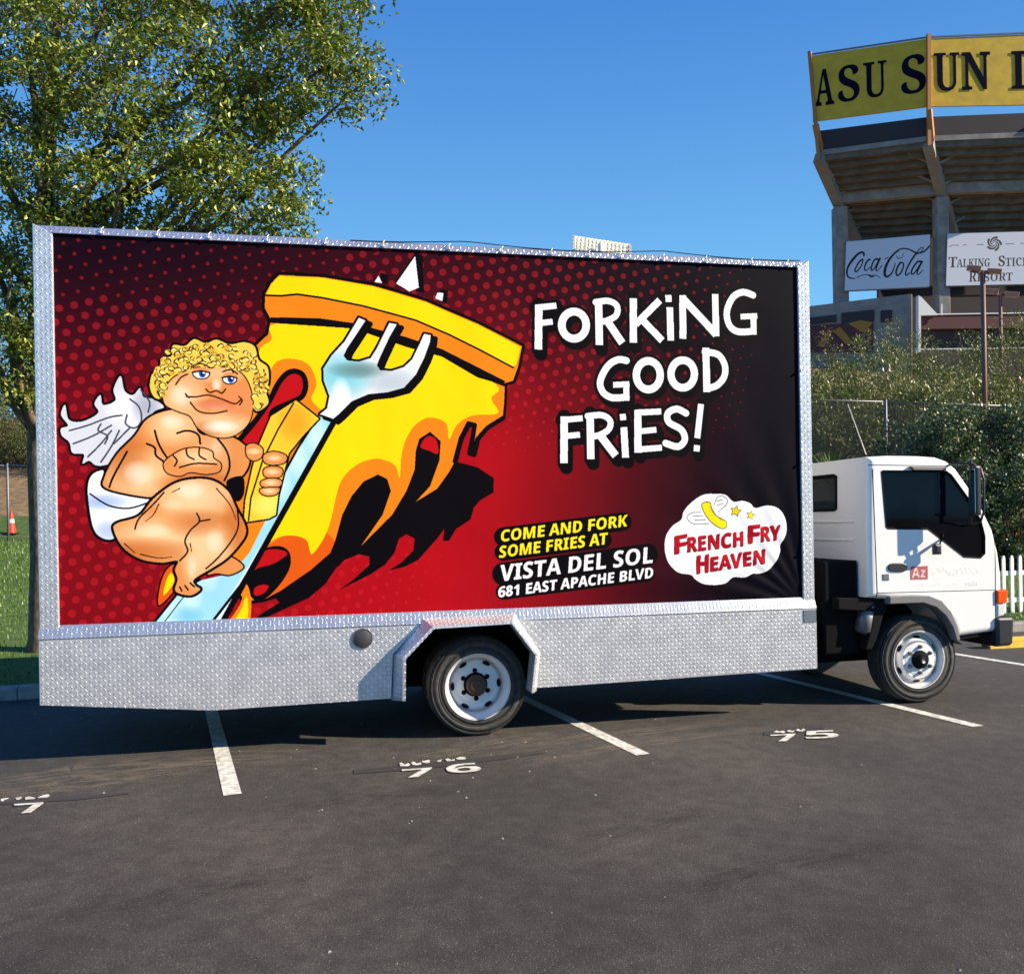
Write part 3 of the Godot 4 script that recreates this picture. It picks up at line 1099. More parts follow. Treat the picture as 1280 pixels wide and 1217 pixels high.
# ------------------------------------------------------------------ the truck (children in truck axes)
const U0 := -3.14
const U1 := 2.96
const V1 := 3.875
const BU0 := -3.012
const BU1 := 2.858
const BV0 := 0.995
const BV1 := 3.818

func t3(x: float, y: float, w: float) -> Vector3:
	return v3(tp(x, y, w), w)

func build_truck() -> void:
	var t := thing("billboard_truck", "white cab-over truck carrying a tall box with a red printed food banner", "truck", tq)
	t.basis = Basis(ta, Vector3.UP, tn)
	# box
	var body := part("cargo_box", box_mesh(Vector3(U0 + 0.01, 0.95, -2.25), Vector3(U1 - 0.01, V1 - 0.012, -0.06), 0.012), M.steel, t)
	var tr := part("side_trim", prism_mesh(PackedVector2Array([Vector2(U0, 0.96), Vector2(BU0 + 0.004, 0.96), Vector2(BU0 + 0.004, V1 - 0.066), Vector2(U0, V1)]), 0.004, -0.06, 0.006), M.plate, t)
	tr.set_meta("label", "checker plate trim down the rear edge of the box")
	part("side_trim", prism_mesh(PackedVector2Array([Vector2(BU1 - 0.004, 0.96), Vector2(U1, 0.96), Vector2(U1, V1), Vector2(BU1 - 0.004, V1 - 0.064)]), 0.006, -0.06, 0.006), M.plate, t)
	# top trim: a sheet bent back, facing the sky a little
	var st := st_new()
	quad(st, Vector3(U0, V1 - 0.002, -0.035), Vector3(U1, V1 - 0.002, -0.035), Vector3(BU1, BV1 - 0.006, 0.006), Vector3(BU0, BV1 - 0.006, 0.006), Vector3(0, 0.5, 1))
	quad(st, Vector3(BU0, BV1 - 0.006, 0.006), Vector3(BU1, BV1 - 0.006, 0.006), Vector3(BU1, BV1 - 0.006, -0.05), Vector3(BU0, BV1 - 0.006, -0.05), Vector3.DOWN)
	quad(st, Vector3(U0, V1 - 0.002, -0.035), Vector3(U1, V1 - 0.002, -0.035), Vector3(U1, V1, -0.12), Vector3(U0, V1, -0.12), Vector3.UP)
	part("top_trim", st_end(st), M.trim, t)
	# ledge under the banner
	st = st_new()
	quad(st, Vector3(U0, 1.0, -0.006), Vector3(U1, 1.0, -0.006), Vector3(U1, 0.91, 0.036), Vector3(U0, 0.91, 0.036), Vector3(0, 0.5, 1))
	quad(st, Vector3(U0, 0.91, 0.036), Vector3(U1, 0.91, 0.036), Vector3(U1, 0.90, 0.03), Vector3(U0, 0.90, 0.03), Vector3(0, -1, 0.2))
	quad(st, Vector3(U0, 1.0, -0.006), Vector3(U1, 1.0, -0.006), Vector3(U1, 1.0, -0.06), Vector3(U0, 1.0, -0.06), Vector3.UP)
	for u in [U0, U1]:
		tri(st, Vector3(u, 1.0, -0.006), Vector3(u, 0.91, 0.036), Vector3(u, 0.91, -0.06), Vector3(u, 0, 0))
	part("ledge", st_end(st), M.trim, t)
	# skirts
	var k := tp(265, 888, 0.03)
	var q := tp(489, 873, 0.03)
	part("skirt_panel", prism_mesh(PackedVector2Array([Vector2(U0, 0.905), Vector2(U0, 0.44), k, q, tp(491, 818, 0.03), Vector2(tp(525, 776, 0.03).x, 0.905)]), 0.03, -0.02, 0.004), M.plate, t)
	part("skirt_panel", prism_mesh(PackedVector2Array([Vector2(tp(645, 776, 0.03).x, 0.905), tp(675, 817, 0.03), tp(670, 860, 0.03), Vector2(U1, tp(1017, 836, 0.03).y), Vector2(U1, 0.905)]), 0.03, -0.02, 0.004), M.plate, t)
	part("skirt_panel", box_mesh(Vector3(U0, 0.44, -2.25), Vector3(U0 + 0.03, 0.95, -0.021)), M.plate, t)
	part("skirt_panel", box_mesh(Vector3(U0 + 0.031, 0.42, -2.25), Vector3(U1, 0.95, -2.21)), M.plate, t)
	# hood round the wheel opening
	var root := [[489, 875], [491, 818], [527, 772], [643, 766], [676, 815], [671, 863]]
	var rim := [[503, 876], [503.5, 822], [541, 783], [641, 776.5], [672, 818], [667, 866]]
	var lip := [[507, 876], [507.3, 823.8], [543, 785.8], [640, 779.5], [669.5, 819], [664.5, 866]]
	st = st_new()
	for i in 5:
		quad(st, t3(root[i][0], root[i][1], 0.0), t3(root[i + 1][0], root[i + 1][1], 0.0), t3(rim[i + 1][0], rim[i + 1][1], 0.17), t3(rim[i][0], rim[i][1], 0.17), Vector3(0, 1, 0))
		quad(st, t3(rim[i][0], rim[i][1], 0.17), t3(rim[i + 1][0], rim[i + 1][1], 0.17), t3(lip[i + 1][0], lip[i + 1][1], 0.172), t3(lip[i][0], lip[i][1], 0.172), Vector3.BACK)
		quad(st, t3(lip[i][0], lip[i][1], 0.172), t3(lip[i + 1][0], lip[i + 1][1], 0.172), v3(tp(lip[i + 1][0], lip[i + 1][1], 0.17), -0.03), v3(tp(lip[i][0], lip[i][1], 0.17), -0.03), Vector3.DOWN)
	part("wheel_hood", st_end(st), M.plate, t)
	# dark wheel well and running gear
	st = st_new()
	box(st, Vector3(-0.78, 0.30, -0.72), Vector3(0.70, 0.94, -0.70))
	box(st, Vector3(-0.80, 0.34, -0.70), Vector3(-0.77, 0.94, -0.03))
	box(st, Vector3(0.66, 0.34, -0.70), Vector3(0.69, 0.94, -0.03))
	part("wheel_well", st_end(st), M.chassis, t)
	st = st_new()
	for w in [-0.78, -1.5]:
		box(st, Vector3(-3.0, 0.52, w - 0.08), Vector3(4.6, 0.74, w))
	for u in [-2.9, -1.9, 1.0, 2.0, 2.8]:
		box(st, Vector3(u, 0.55, -1.5), Vector3(u + 0.1, 0.72, -0.86))
	box(st, Vector3(-3.1, 0.86, -2.2), Vector3(2.94, 0.945, -0.06))
	part("chassis", st_end(st), M.chassis, t)
	st = st_new(true)
	tube(st, PackedVector3Array([Vector3(0, 0.39, -0.2), Vector3(0, 0.39, -2.1)]), [0.07], 10)
	tube(st, PackedVector3Array([Vector3(4.03, 0.39, -0.3), Vector3(4.03, 0.39, -2.0)]), [0.06], 10)
	part("axle", st_end(st), M.chassis, t)
	# round inspection cover
	var cc := tp(453, 798, 0.03)
	var cap_p := part("fuel_cap", lathe_mesh([Vector2(0, 0.012), Vector2(0.066, 0.012), Vector2(0.076, 0.006), Vector2(0.077, -0.003)], Vector3.ZERO, 32), M.cover, t)
	cap_p.position = v3(cc, 0.033)
	# corner brackets low on the front end of the skirt
	part("corner_bracket", box_mesh(Vector3(2.84, 0.79, 0.031), Vector3(2.955, 0.895, 0.036), 0.001), M.steel, t)
	build_banner(t)
	# clips that hold the banner, and the cord
	var clip := st_new(true)
	lathe(clip, [Vector2(0, 0.013), Vector2(0.009, 0.010), Vector2(0.012, 0.0), Vector2(0.009, -0.010), Vector2(0, -0.013)], Vector3.ZERO, 10)
	tube(clip, PackedVector3Array([Vector3(0.0, 0, -0.01), Vector3(-0.008, 0.026, -0.006), Vector3(0.006, 0.045, -0.02)]), [0.0035], 5)
	var clip_mesh := st_end(clip)
	for x in [128, 198, 262, 335, 408, 480, 562, 628, 690, 737, 776, 830, 883, 940, 985]:
		var o := part("clip", clip_mesh, M.picket, t)
		o.position = Vector3(tp(x, 305).x, BV1 + 0.012, 0.012)
	for y in [330, 463, 578, 690]:
		var o := part("clip", clip_mesh, M.picket, t)
		o.position = Vector3(BU1 + 0.01, tp(1003, y).y, 0.014)
		o.rotation.z = -PI / 2
	var cord: Array = []
	for i in 41:
		var u := lerpf(-0.9, 2.9, i / 40.0)
		cord.append(Vector3(u, V1 + 0.03 - 0.035 * absf(sin(u * 1.9)), -0.03))
	part("cord", tube_mesh(cord, 0.004, 5), M.black, t)
	# wheels
	var fu := tp(1148, 825, -0.15).x
	build_wheel(t, Vector3(0.03, 0.3925, 0.0), true)
	build_wheel(t, Vector3(0.03, 0.3925, -0.26), true)
	build_wheel(t, Vector3(0.03, 0.3925, -2.24), true).rotation.y = PI
	build_wheel(t, Vector3(fu, 0.3925, -0.13), false)
	build_wheel(t, Vector3(fu, 0.3925, -2.05), false).rotation.y = PI
	build_cab(t)

func build_wheel(t: Node3D, where: Vector3, dished: bool) -> Node3D:
	var w := Node3D.new()
	w.name = "wheel"
	t.add_child(w, true)
	w.position = where
	part("tyre", lathe_mesh([Vector2(0.25, -0.03), Vector2(0.258, -0.004), Vector2(0.275, 0.002), Vector2(0.30, 0.0), Vector2(0.302, 0.003), Vector2(0.308, 0.003), Vector2(0.31, 0.0), Vector2(0.335, -0.002), Vector2(0.36, -0.008), Vector2(0.363, -0.004), Vector2(0.368, -0.005), Vector2(0.37, -0.012), Vector2(0.384, -0.022), Vector2(0.391, -0.035), Vector2(0.3925, -0.06), Vector2(0.3925, -0.18), Vector2(0.386, -0.21), Vector2(0.36, -0.225), Vector2(0.25, -0.2)], Vector3.ZERO, 64), M.rubber, w)
	var tread := st_new()
	for i in 56:                       # shoulder lugs
		var a := TAU * i / 56.0
		var d := Vector3(cos(a), sin(a), 0)
		var s := Vector3(-sin(a), cos(a), 0) * 0.014
		var lo := d * 0.372
		var hi := d * 0.3945
		quad(tread, hi - s + Vector3(0, 0, -0.052), hi + s + Vector3(0, 0, -0.052), lo + s * 0.8 + Vector3(0, 0, -0.008), lo - s * 0.8 + Vector3(0, 0, -0.008), Vector3.BACK + d)
		quad(tread, hi - s + Vector3(0, 0, -0.052), hi + s + Vector3(0, 0, -0.052), hi + s + Vector3(0, 0, -0.18), hi - s + Vector3(0, 0, -0.18), d)
	var tm := part("tread", st_end(tread), M.rubber, w)
	tm.rotation.z = 0.02
	var hole := st_new()
	var hp := PackedVector2Array()
	for i in 14:
		hp.append(Vector2(cos(TAU * i / 14.0) * 0.016, sin(TAU * i / 14.0) * 0.034))
	prism(hole, hp, 0.004, -0.01)
	var hole_mesh := st_end(hole)
	var nut_mesh := lathe_mesh([Vector2(0, 0.03), Vector2(0.010, 0.03), Vector2(0.016, 0.02), Vector2(0.016, 0.004), Vector2(0.022, 0.0)], Vector3.ZERO, 6, false)
	if dished:
		part("rim", lathe_mesh([Vector2(0.266, -0.012), Vector2(0.262, 0.0), Vector2(0.254, 0.0), Vector2(0.248, -0.012), Vector2(0.236, -0.03), Vector2(0.225, -0.075), Vector2(0.205, -0.108), Vector2(0.17, -0.122), Vector2(0.145, -0.128), Vector2(0.13, -0.118), Vector2(0.06, -0.118), Vector2(0.0, -0.118)], Vector3.ZERO, 64), M.rim, w)
		for i in 6:
			var a := TAU * (i + 0.03) / 6.0
			var h := part("hand_hole", hole_mesh, M.black, w)
			h.transform = Transform3D(Basis(Vector3.BACK, a) * Basis(Vector3.UP, -0.42), Vector3(cos(a) * 0.188, sin(a) * 0.188, -0.112))
			var n := part("wheel_nut", nut_mesh, M.chassis, w)
			a += PI / 6
			n.position = Vector3(cos(a) * 0.112, sin(a) * 0.112, -0.118)
		part("hub", lathe_mesh([Vector2(0.084, -0.119), Vector2(0.08, -0.07), Vector2(0.07, -0.06), Vector2(0.052, -0.058), Vector2(0.05, -0.03), Vector2(0.044, -0.022), Vector2(0.0, -0.02)], Vector3.ZERO, 24, false), M.rust, w)
		part("hub_ring", lathe_mesh([Vector2(0.098, -0.118), Vector2(0.092, -0.10), Vector2(0.078, -0.096)], Vector3.ZERO, 24), M.black, w)
	else:
		part("rim", lathe_mesh([Vector2(0.262, -0.012), Vector2(0.258, 0.0), Vector2(0.250, 0.0), Vector2(0.245, -0.016), Vector2(0.235, -0.045), Vector2(0.222, -0.06), Vector2(0.205, -0.056), Vector2(0.18, -0.022), Vector2(0.165, -0.006), Vector2(0.15, 0.0), Vector2(0.10, 0.002), Vector2(0.0, 0.002)], Vector3.ZERO, 64), M.rim, w)
		for i in 6:
			var a := TAU * (i + 0.5) / 6.0 - 0.02
			var h := part("hand_hole", hole_mesh, M.black, w)
			h.transform = Transform3D(Basis(Vector3.BACK, a) * Basis(Vector3.UP, 0.9), Vector3(cos(a) * 0.199, sin(a) * 0.199, -0.044))
			var n := part("wheel_nut", nut_mesh, M.galv, w)
			a += PI / 6 + 0.5 + 0.02
			n.position = Vector3(cos(a) * 0.116, sin(a) * 0.116, 0.002)
		part("hub", lathe_mesh([Vector2(0.084, 0.002), Vector2(0.08, 0.02), Vector2(0.055, 0.03), Vector2(0.05, 0.05), Vector2(0.04, 0.055), Vector2(0.0, 0.055)], Vector3.ZERO, 24, false), M.black, w)
		part("hub_cap", lathe_mesh([Vector2(0.03, 0.056), Vector2(0.026, 0.068), Vector2(0.0, 0.07)], Vector3.ZERO, 16), M.galv, w)
	return w

# ------------------------------------------------------------------ cab
const CW := -0.08                      # outer face of the door

func csg(parent: Node, mesh: Mesh, m: Material, cut := true) -> CSGMesh3D:
	var c := CSGMesh3D.new()
	c.name = "cut" if cut else "shell"
	c.mesh = mesh
	c.material = m
	c.operation = CSGShape3D.OPERATION_SUBTRACTION if cut else CSGShape3D.OPERATION_UNION
	parent.add_child(c, true)
	return c

func back_at(x: float, y: float, u: float) -> Vector3:      # where a pixel meets the cab's rear wall, in truck axes
	var d := ray(x, y)
	var c := Vector3(0, EYE, 0) - tq
	var s := (u - c.dot(ta)) / d.dot(ta)
	var p := c + d * s
	return Vector3(u, p.y, p.dot(tn))

func build_cab(t: Node3D) -> void:
	var cab := Node3D.new()
	cab.name = "cab"
	t.add_child(cab, true)
	var prof := tps([1085.5, 570.5, 1112, 569, 1150, 569.5, 1172, 571, 1186, 576, 1197, 585, 1213, 608, 1231, 637, 1243, 662, 1250, 690, 1254, 720, 1254.5, 762, 1248, 789, 1197, 796.5, 1189, 776, 1172, 759, 1152, 751, 1112, 749, 1087, 747, 1085.5, 660], CW)
	var body := CSGCombiner3D.new()
	body.name = "cab_body"
	cab.add_child(body, true)
	csg(body, prism_mesh(prof, CW, -2.1, 0.055, 5), M.white, false)
	csg(body, prism_mesh(tps([1092, 578, 1172, 579, 1190, 590, 1236, 663, 1246, 692, 1248, 738, 1092, 738], CW), CW - 0.05, -2.05), M.black)
	var win := tps([1101, 589, 1104, 587.5, 1183, 588, 1190, 593, 1211, 622, 1227, 650, 1232, 670, 1232, 692, 1226, 698, 1205, 697, 1160, 662, 1110, 661.5, 1107, 659], CW)
	csg(body, prism_mesh(win, 0.2, -2.5), M.black)
	# rear window
	var ub := tp(1085.5, 620, CW).x
	var r0 := back_at(1045.5, 594, ub)
	var r1 := back_at(1045.5, 637, ub)
	csg(body, box_mesh(Vector3(ub - 0.1, r1.y, -1.72), Vector3(ub + 0.12, r0.y, r0.z), 0.0), M.black)
	# windscreen
	var wt := tp(1198, 590, CW)
	var wb := tp(1239, 660, CW)
	csg(body, box_mesh(Vector3(wt.x - 0.12, wb.y, -1.95), Vector3(5.4, wt.y, -0.24)), M.black)
	# shut lines and the gutter
	for l in [[1090.2, 586, 1091.5, 586, 1097.6, 747, 1096.2, 747], [1243.7, 664, 1244.8, 664, 1245.4, 788.5, 1244.2, 788.5], [1097, 740.6, 1244, 736.8, 1244, 737.6, 1097, 741.6], [1087, 580.4, 1187, 582, 1187, 582.9, 1087, 581.4]]:
		csg(body, prism_mesh(tps(l, CW), 0.1, CW - 0.02), M.black)
	# glass and rubber
	var wi := inset(ccw(win), 0.004)
	part("side_window", prism_mesh(wi, CW - 0.018, CW - 0.023), M.pane, cab)
	part("side_window", prism_mesh(wi, -2.07, -2.075), M.pane, cab)
	var seal := st_new()
	var wo := ccw(win)
	var wn := inset(wo, 0.016)
	for i in wo.size():
		var j := (i + 1) % wo.size()
		quad(seal, v3(wo[i], CW + 0.002), v3(wo[j], CW + 0.002), v3(wn[j], CW - 0.008), v3(wn[i], CW - 0.008), Vector3.BACK)
	part("window_seal", st_end(seal), M.black, cab)
	part("rear_window", box_mesh(Vector3(ub + 0.02, r1.y - 0.002, -1.722), Vector3(ub + 0.025, r0.y + 0.002, r0.z + 0.002)), M.clear, cab)
	var rw: Array = []
	for q in [[0.03, 0.0], [0.0, 0.03], [0.0, 0.5], [0.0, 0.97], [0.03, 1.0], [0.97, 1.0], [1.0, 0.97], [1.0, 0.03], [0.97, 0.0], [0.03, 0.0]]:
		rw.append(Vector3(ub - 0.002, lerpf(r1.y, r0.y, q[1]), lerpf(r0.z, -1.72, q[0])))
	part("rear_window_seal", tube_mesh(rw, 0.016, 6), M.black, cab)
	part("windscreen", panel_mesh(Vector3(wt.x - 0.03, wt.y, -1.95), Vector3(wt.x - 0.03, wt.y, -0.24), Vector3(wb.x - 0.03, wb.y, -0.24), Vector3(wb.x - 0.03, wb.y, -1.95), 0.006, Vector3.RIGHT), M.clear, cab)
	# seats and wheel inside
	for w in [-0.35, -1.3]:
		part("seat", prism_mesh(tps([1108, 700, 1114, 640, 1122, 640, 1122, 690, 1160, 690, 1160, 706], CW), w, w - 0.5, 0.02), M.black, cab)
	var sw := part("steering_wheel", lathe_mesh([Vector2(0.19, 0.0), Vector2(0.205, 0.012), Vector2(0.22, 0.0), Vector2(0.205, -0.012), Vector2(0.19, 0.0)], Vector3.ZERO, 28), M.black, cab)
	sw.transform = Transform3D(Basis(Vector3.UP, 0.0) * Basis(Vector3.RIGHT, -1.15), v3(tp(1190, 668, CW), -0.55))
	# door furniture
	var ho := PackedVector2Array()
	for i in 20:
		var a := TAU * i / 20.0
		ho.append(tp(1122 + signf(cos(a)) * pow(absf(cos(a)), 0.6) * 12.0, 709 + signf(sin(a)) * pow(absf(sin(a)), 0.7) * 5.5, CW))
	var hd := part("door_handle", prism_mesh(ho, CW + 0.012, CW - 0.01, 0.006), M.plastic, cab)
	part("door_lock", prism_mesh(tps([1103.5, 717.5, 1111, 717, 1111.5, 725, 1104, 725], CW), CW + 0.006, CW - 0.01, 0.002), M.galv, cab)
	# decal
	var pr := Print.new(384, 128, Color.WHITE)
	pr.map = func(x: float, y: float) -> Vector2:
		return Vector2((x - 1134.0) * 4.0, (y - 704.0) * 4.0)
	pr.fill(pr.pts([1138.5, 708, 1159.5, 707, 1159.5, 723.5, 1138.5, 724], Vector2.ZERO, 1.0), Color(0.72, 0.36, 0.34))
	print_text(pr, "Az", "Droid Sans", Vector2(1140, 722), Vector2(1157, 721), Vector2(1140, 709.5), Color(0.98, 0.86, 0.84))
	var faint := RandomNumberGenerator.new()
	faint.seed = 3
	for k in 34:                        # worn-off red and grey lettering, only stains left
		pr.soft(pr.map.call(1165 + k * 1.75, 713.0 + faint.randf_range(-4, 4)), faint.randf_range(5, 9), faint.randf_range(8, 16), Color(0.90, 0.62, 0.58, faint.randf_range(0.1, 0.45)))
	for k in 22:
		pr.soft(pr.map.call(1143 + k * 2.6, 730.0 + faint.randf_range(-1.5, 1.5)), 6, 8, Color(0.70, 0.70, 0.76, faint.randf_range(0.1, 0.5)))
	print_text(pr, "1904", "Droid Sans", Vector2(1206, 733), Vector2(1223, 732), Vector2(1206, 727), Color(0.84, 0.84, 0.88))
	pr.im.convert(Image.FORMAT_RGBA8)
	for y in 128:
		for x in 384:
			var c := pr.im.get_pixel(x, y)
			var a := clampf((1.0 - minf(c.r, minf(c.g, c.b))) * 2.4, 0.0, 1.0)
			pr.im.set_pixel(x, y, Color(c.r, c.g, c.b, a))
	var dm := mat(Color.WHITE, 0.4)
	dm.albedo_texture = tex_of(pr.im)
	dm.transparency = BaseMaterial3D.TRANSPARENCY_ALPHA
	var ds := st_new()
	var dc := [[1134.0, 704.0, 0, 0], [1230.0, 704.0, 1, 0], [1230.0, 736.0, 1, 1], [1134.0, 736.0, 0, 1]]
	for i in [0, 1, 2, 0, 2, 3]:
		ds.set_uv(Vector2(dc[i][2], dc[i][3]))
		ds.add_vertex(v3(tp(dc[i][0], dc[i][1], CW), CW + 0.003))
	part("door_lettering", st_end(ds), dm, cab)
	# wheel-arch trim
	part("arch_trim", prism_mesh(tps([1110, 745, 1140, 743.5, 1160, 744, 1175, 750, 1187, 764, 1195, 782, 1198, 800, 1193.5, 800, 1189, 784, 1180, 769, 1168, 758.5, 1152, 753, 1110, 754.5], CW), CW + 0.03, CW - 0.12, 0.008), M.fender, cab)
	part("mudguard", prism_mesh(tps([1048, 747.5, 1110, 747.5, 1110, 756, 1104, 772, 1096, 800, 1090, 812, 1082, 812, 1090, 784, 1092, 764, 1048, 762], -0.13), -0.13, -0.4, 0.01), M.black, cab)
	part("sill", prism_mesh(tps([1190, 796.5, 1247, 789.5, 1247, 791.5, 1196, 800, 1204, 806, 1194, 804], -0.12), -0.12, -0.2), M.black, cab)
	# bumper, lights
	part("bumper", prism_mesh(tps([1246.5, 773, 1250, 771.5, 1266, 771, 1268.5, 774, 1267.5, 804, 1264, 807, 1248, 808.5], -0.05), -0.05, -2.15, 0.025), M.plastic, cab)
	part("turn_signal", prism_mesh(tps([1247, 737.5, 1259, 736.5, 1260.5, 739, 1260, 752, 1258, 754, 1247.5, 754.5], -0.06), -0.06, -0.22, 0.012), M.amber, cab)
	part("headlight", prism_mesh(tps([1247.5, 755.5, 1258.5, 755, 1255.5, 769, 1247.5, 771], -0.07), -0.07, -0.4, 0.01), M.lens, cab)
	part("turn_signal", prism_mesh(tps([1247, 737.5, 1259, 736.5, 1260.5, 739, 1260, 752, 1258, 754, 1247.5, 754.5], -0.06), -1.98, -2.14, 0.012), M.amber, cab)
	# mirrors
	var mc := tp(1220, 617, 0.14)
	part("mirror", box_mesh(Vector3(mc.x - 0.03, tp(1220, 644, 0.14).y, 0.08), Vector3(mc.x + 0.03, tp(1220, 582, 0.14).y, 0.18), 0.02), M.plastic, cab)
	part("mirror_glass", box_mesh(Vector3(mc.x - 0.033, tp(1220, 641, 0.14).y, 0.088), Vector3(mc.x - 0.0305, tp(1220, 586, 0.14).y, 0.172)), M.mirror, cab)
	var arm := st_new(true)
	tube(arm, PackedVector3Array([t3(1184, 582, CW - 0.01), t3(1196, 579, 0.0), t3(1214, 580, 0.12), t3(1226, 585, 0.16), t3(1230, 600, 0.17), t3(1230, 640, 0.17), t3(1226, 652, 0.15), t3(1213, 655, 0.02), t3(1207, 657, CW - 0.01)]), [0.011], 7)
	tube(arm, PackedVector3Array([t3(1214, 575, 0.12), t3(1214, 655, 0.10)]), [0.01], 7)
	part("mirror_arm", st_end(arm), M.plastic, cab)
	var cx := tp(1173, 686, 0.02)
	part("convex_mirror", box_mesh(Vector3(cx.x - 0.035, cx.y - 0.05, -0.03), Vector3(cx.x + 0.035, cx.y + 0.045, 0.03), 0.02), M.plastic, cab)
	part("mirror_stem", tube_mesh([t3(1174, 682, 0.0), t3(1178, 673, CW + 0.005), t3(1179, 668, CW - 0.01)], 0.008, 6), M.black, cab)
	# roof visor strip over the door and aerial
	part("rain_visor", prism_mesh(tps([1136, 583, 1180, 583.5, 1180, 588, 1140, 587.5], CW), CW + 0.035, CW - 0.005, 0.004), M.fender, cab)
	part("aerial", tube_mesh([t3(1083, 568, -0.35), t3(1060, 505, -0.35)], 0.0035, 5), M.picket, cab)
	# behind the cab
	var bx := st_new()
	bbox(bx, Vector3(ub - 0.36, 0.46, -1.75), Vector3(ub - 0.02, back_at(1070, 700, ub).y, back_at(1075, 720, ub).z), 0.02)
	box(bx, Vector3(ub - 0.5, 0.34, -1.7), Vector3(ub + 0.75, 0.9, -0.55))
	part("equipment_box", st_end(bx), M.chassis, t)
	var rows := st_new()
	for i in 2:
		var v := back_at(1030, 652 + i * 22, ub).y
		bbox(rows, Vector3(ub - 0.012, v - 0.008, -1.9), Vector3(ub + 0.01, v + 0.008, -0.3), 0.004)
	part("cab_rib", st_end(rows), M.white, cab)
	var ring := part("exhaust_pipe", lathe_mesh([Vector2(0.03, -0.3), Vector2(0.03, 0.0), Vector2(0.058, 0.004), Vector2(0.062, -0.004), Vector2(0.062, -0.3)], Vector3.ZERO, 20), M.galv, t)
	ring.position = t3(1038, 800, -0.3)
	var tank := st_new(true)
	tube(tank, PackedVector3Array([t3(1078, 792, -0.2), t3(1079, 788, -0.2), t3(1083, 764, -0.2), t3(1084, 760, -0.2)]), [0.04, 0.075, 0.075, 0.04], 14)
	tube(tank, PackedVector3Array([t3(1084, 764, -0.16), t3(1091, 757, -0.15)]), [0.025], 8)
	part("fluid_tank", st_end(tank), M.galv, t)

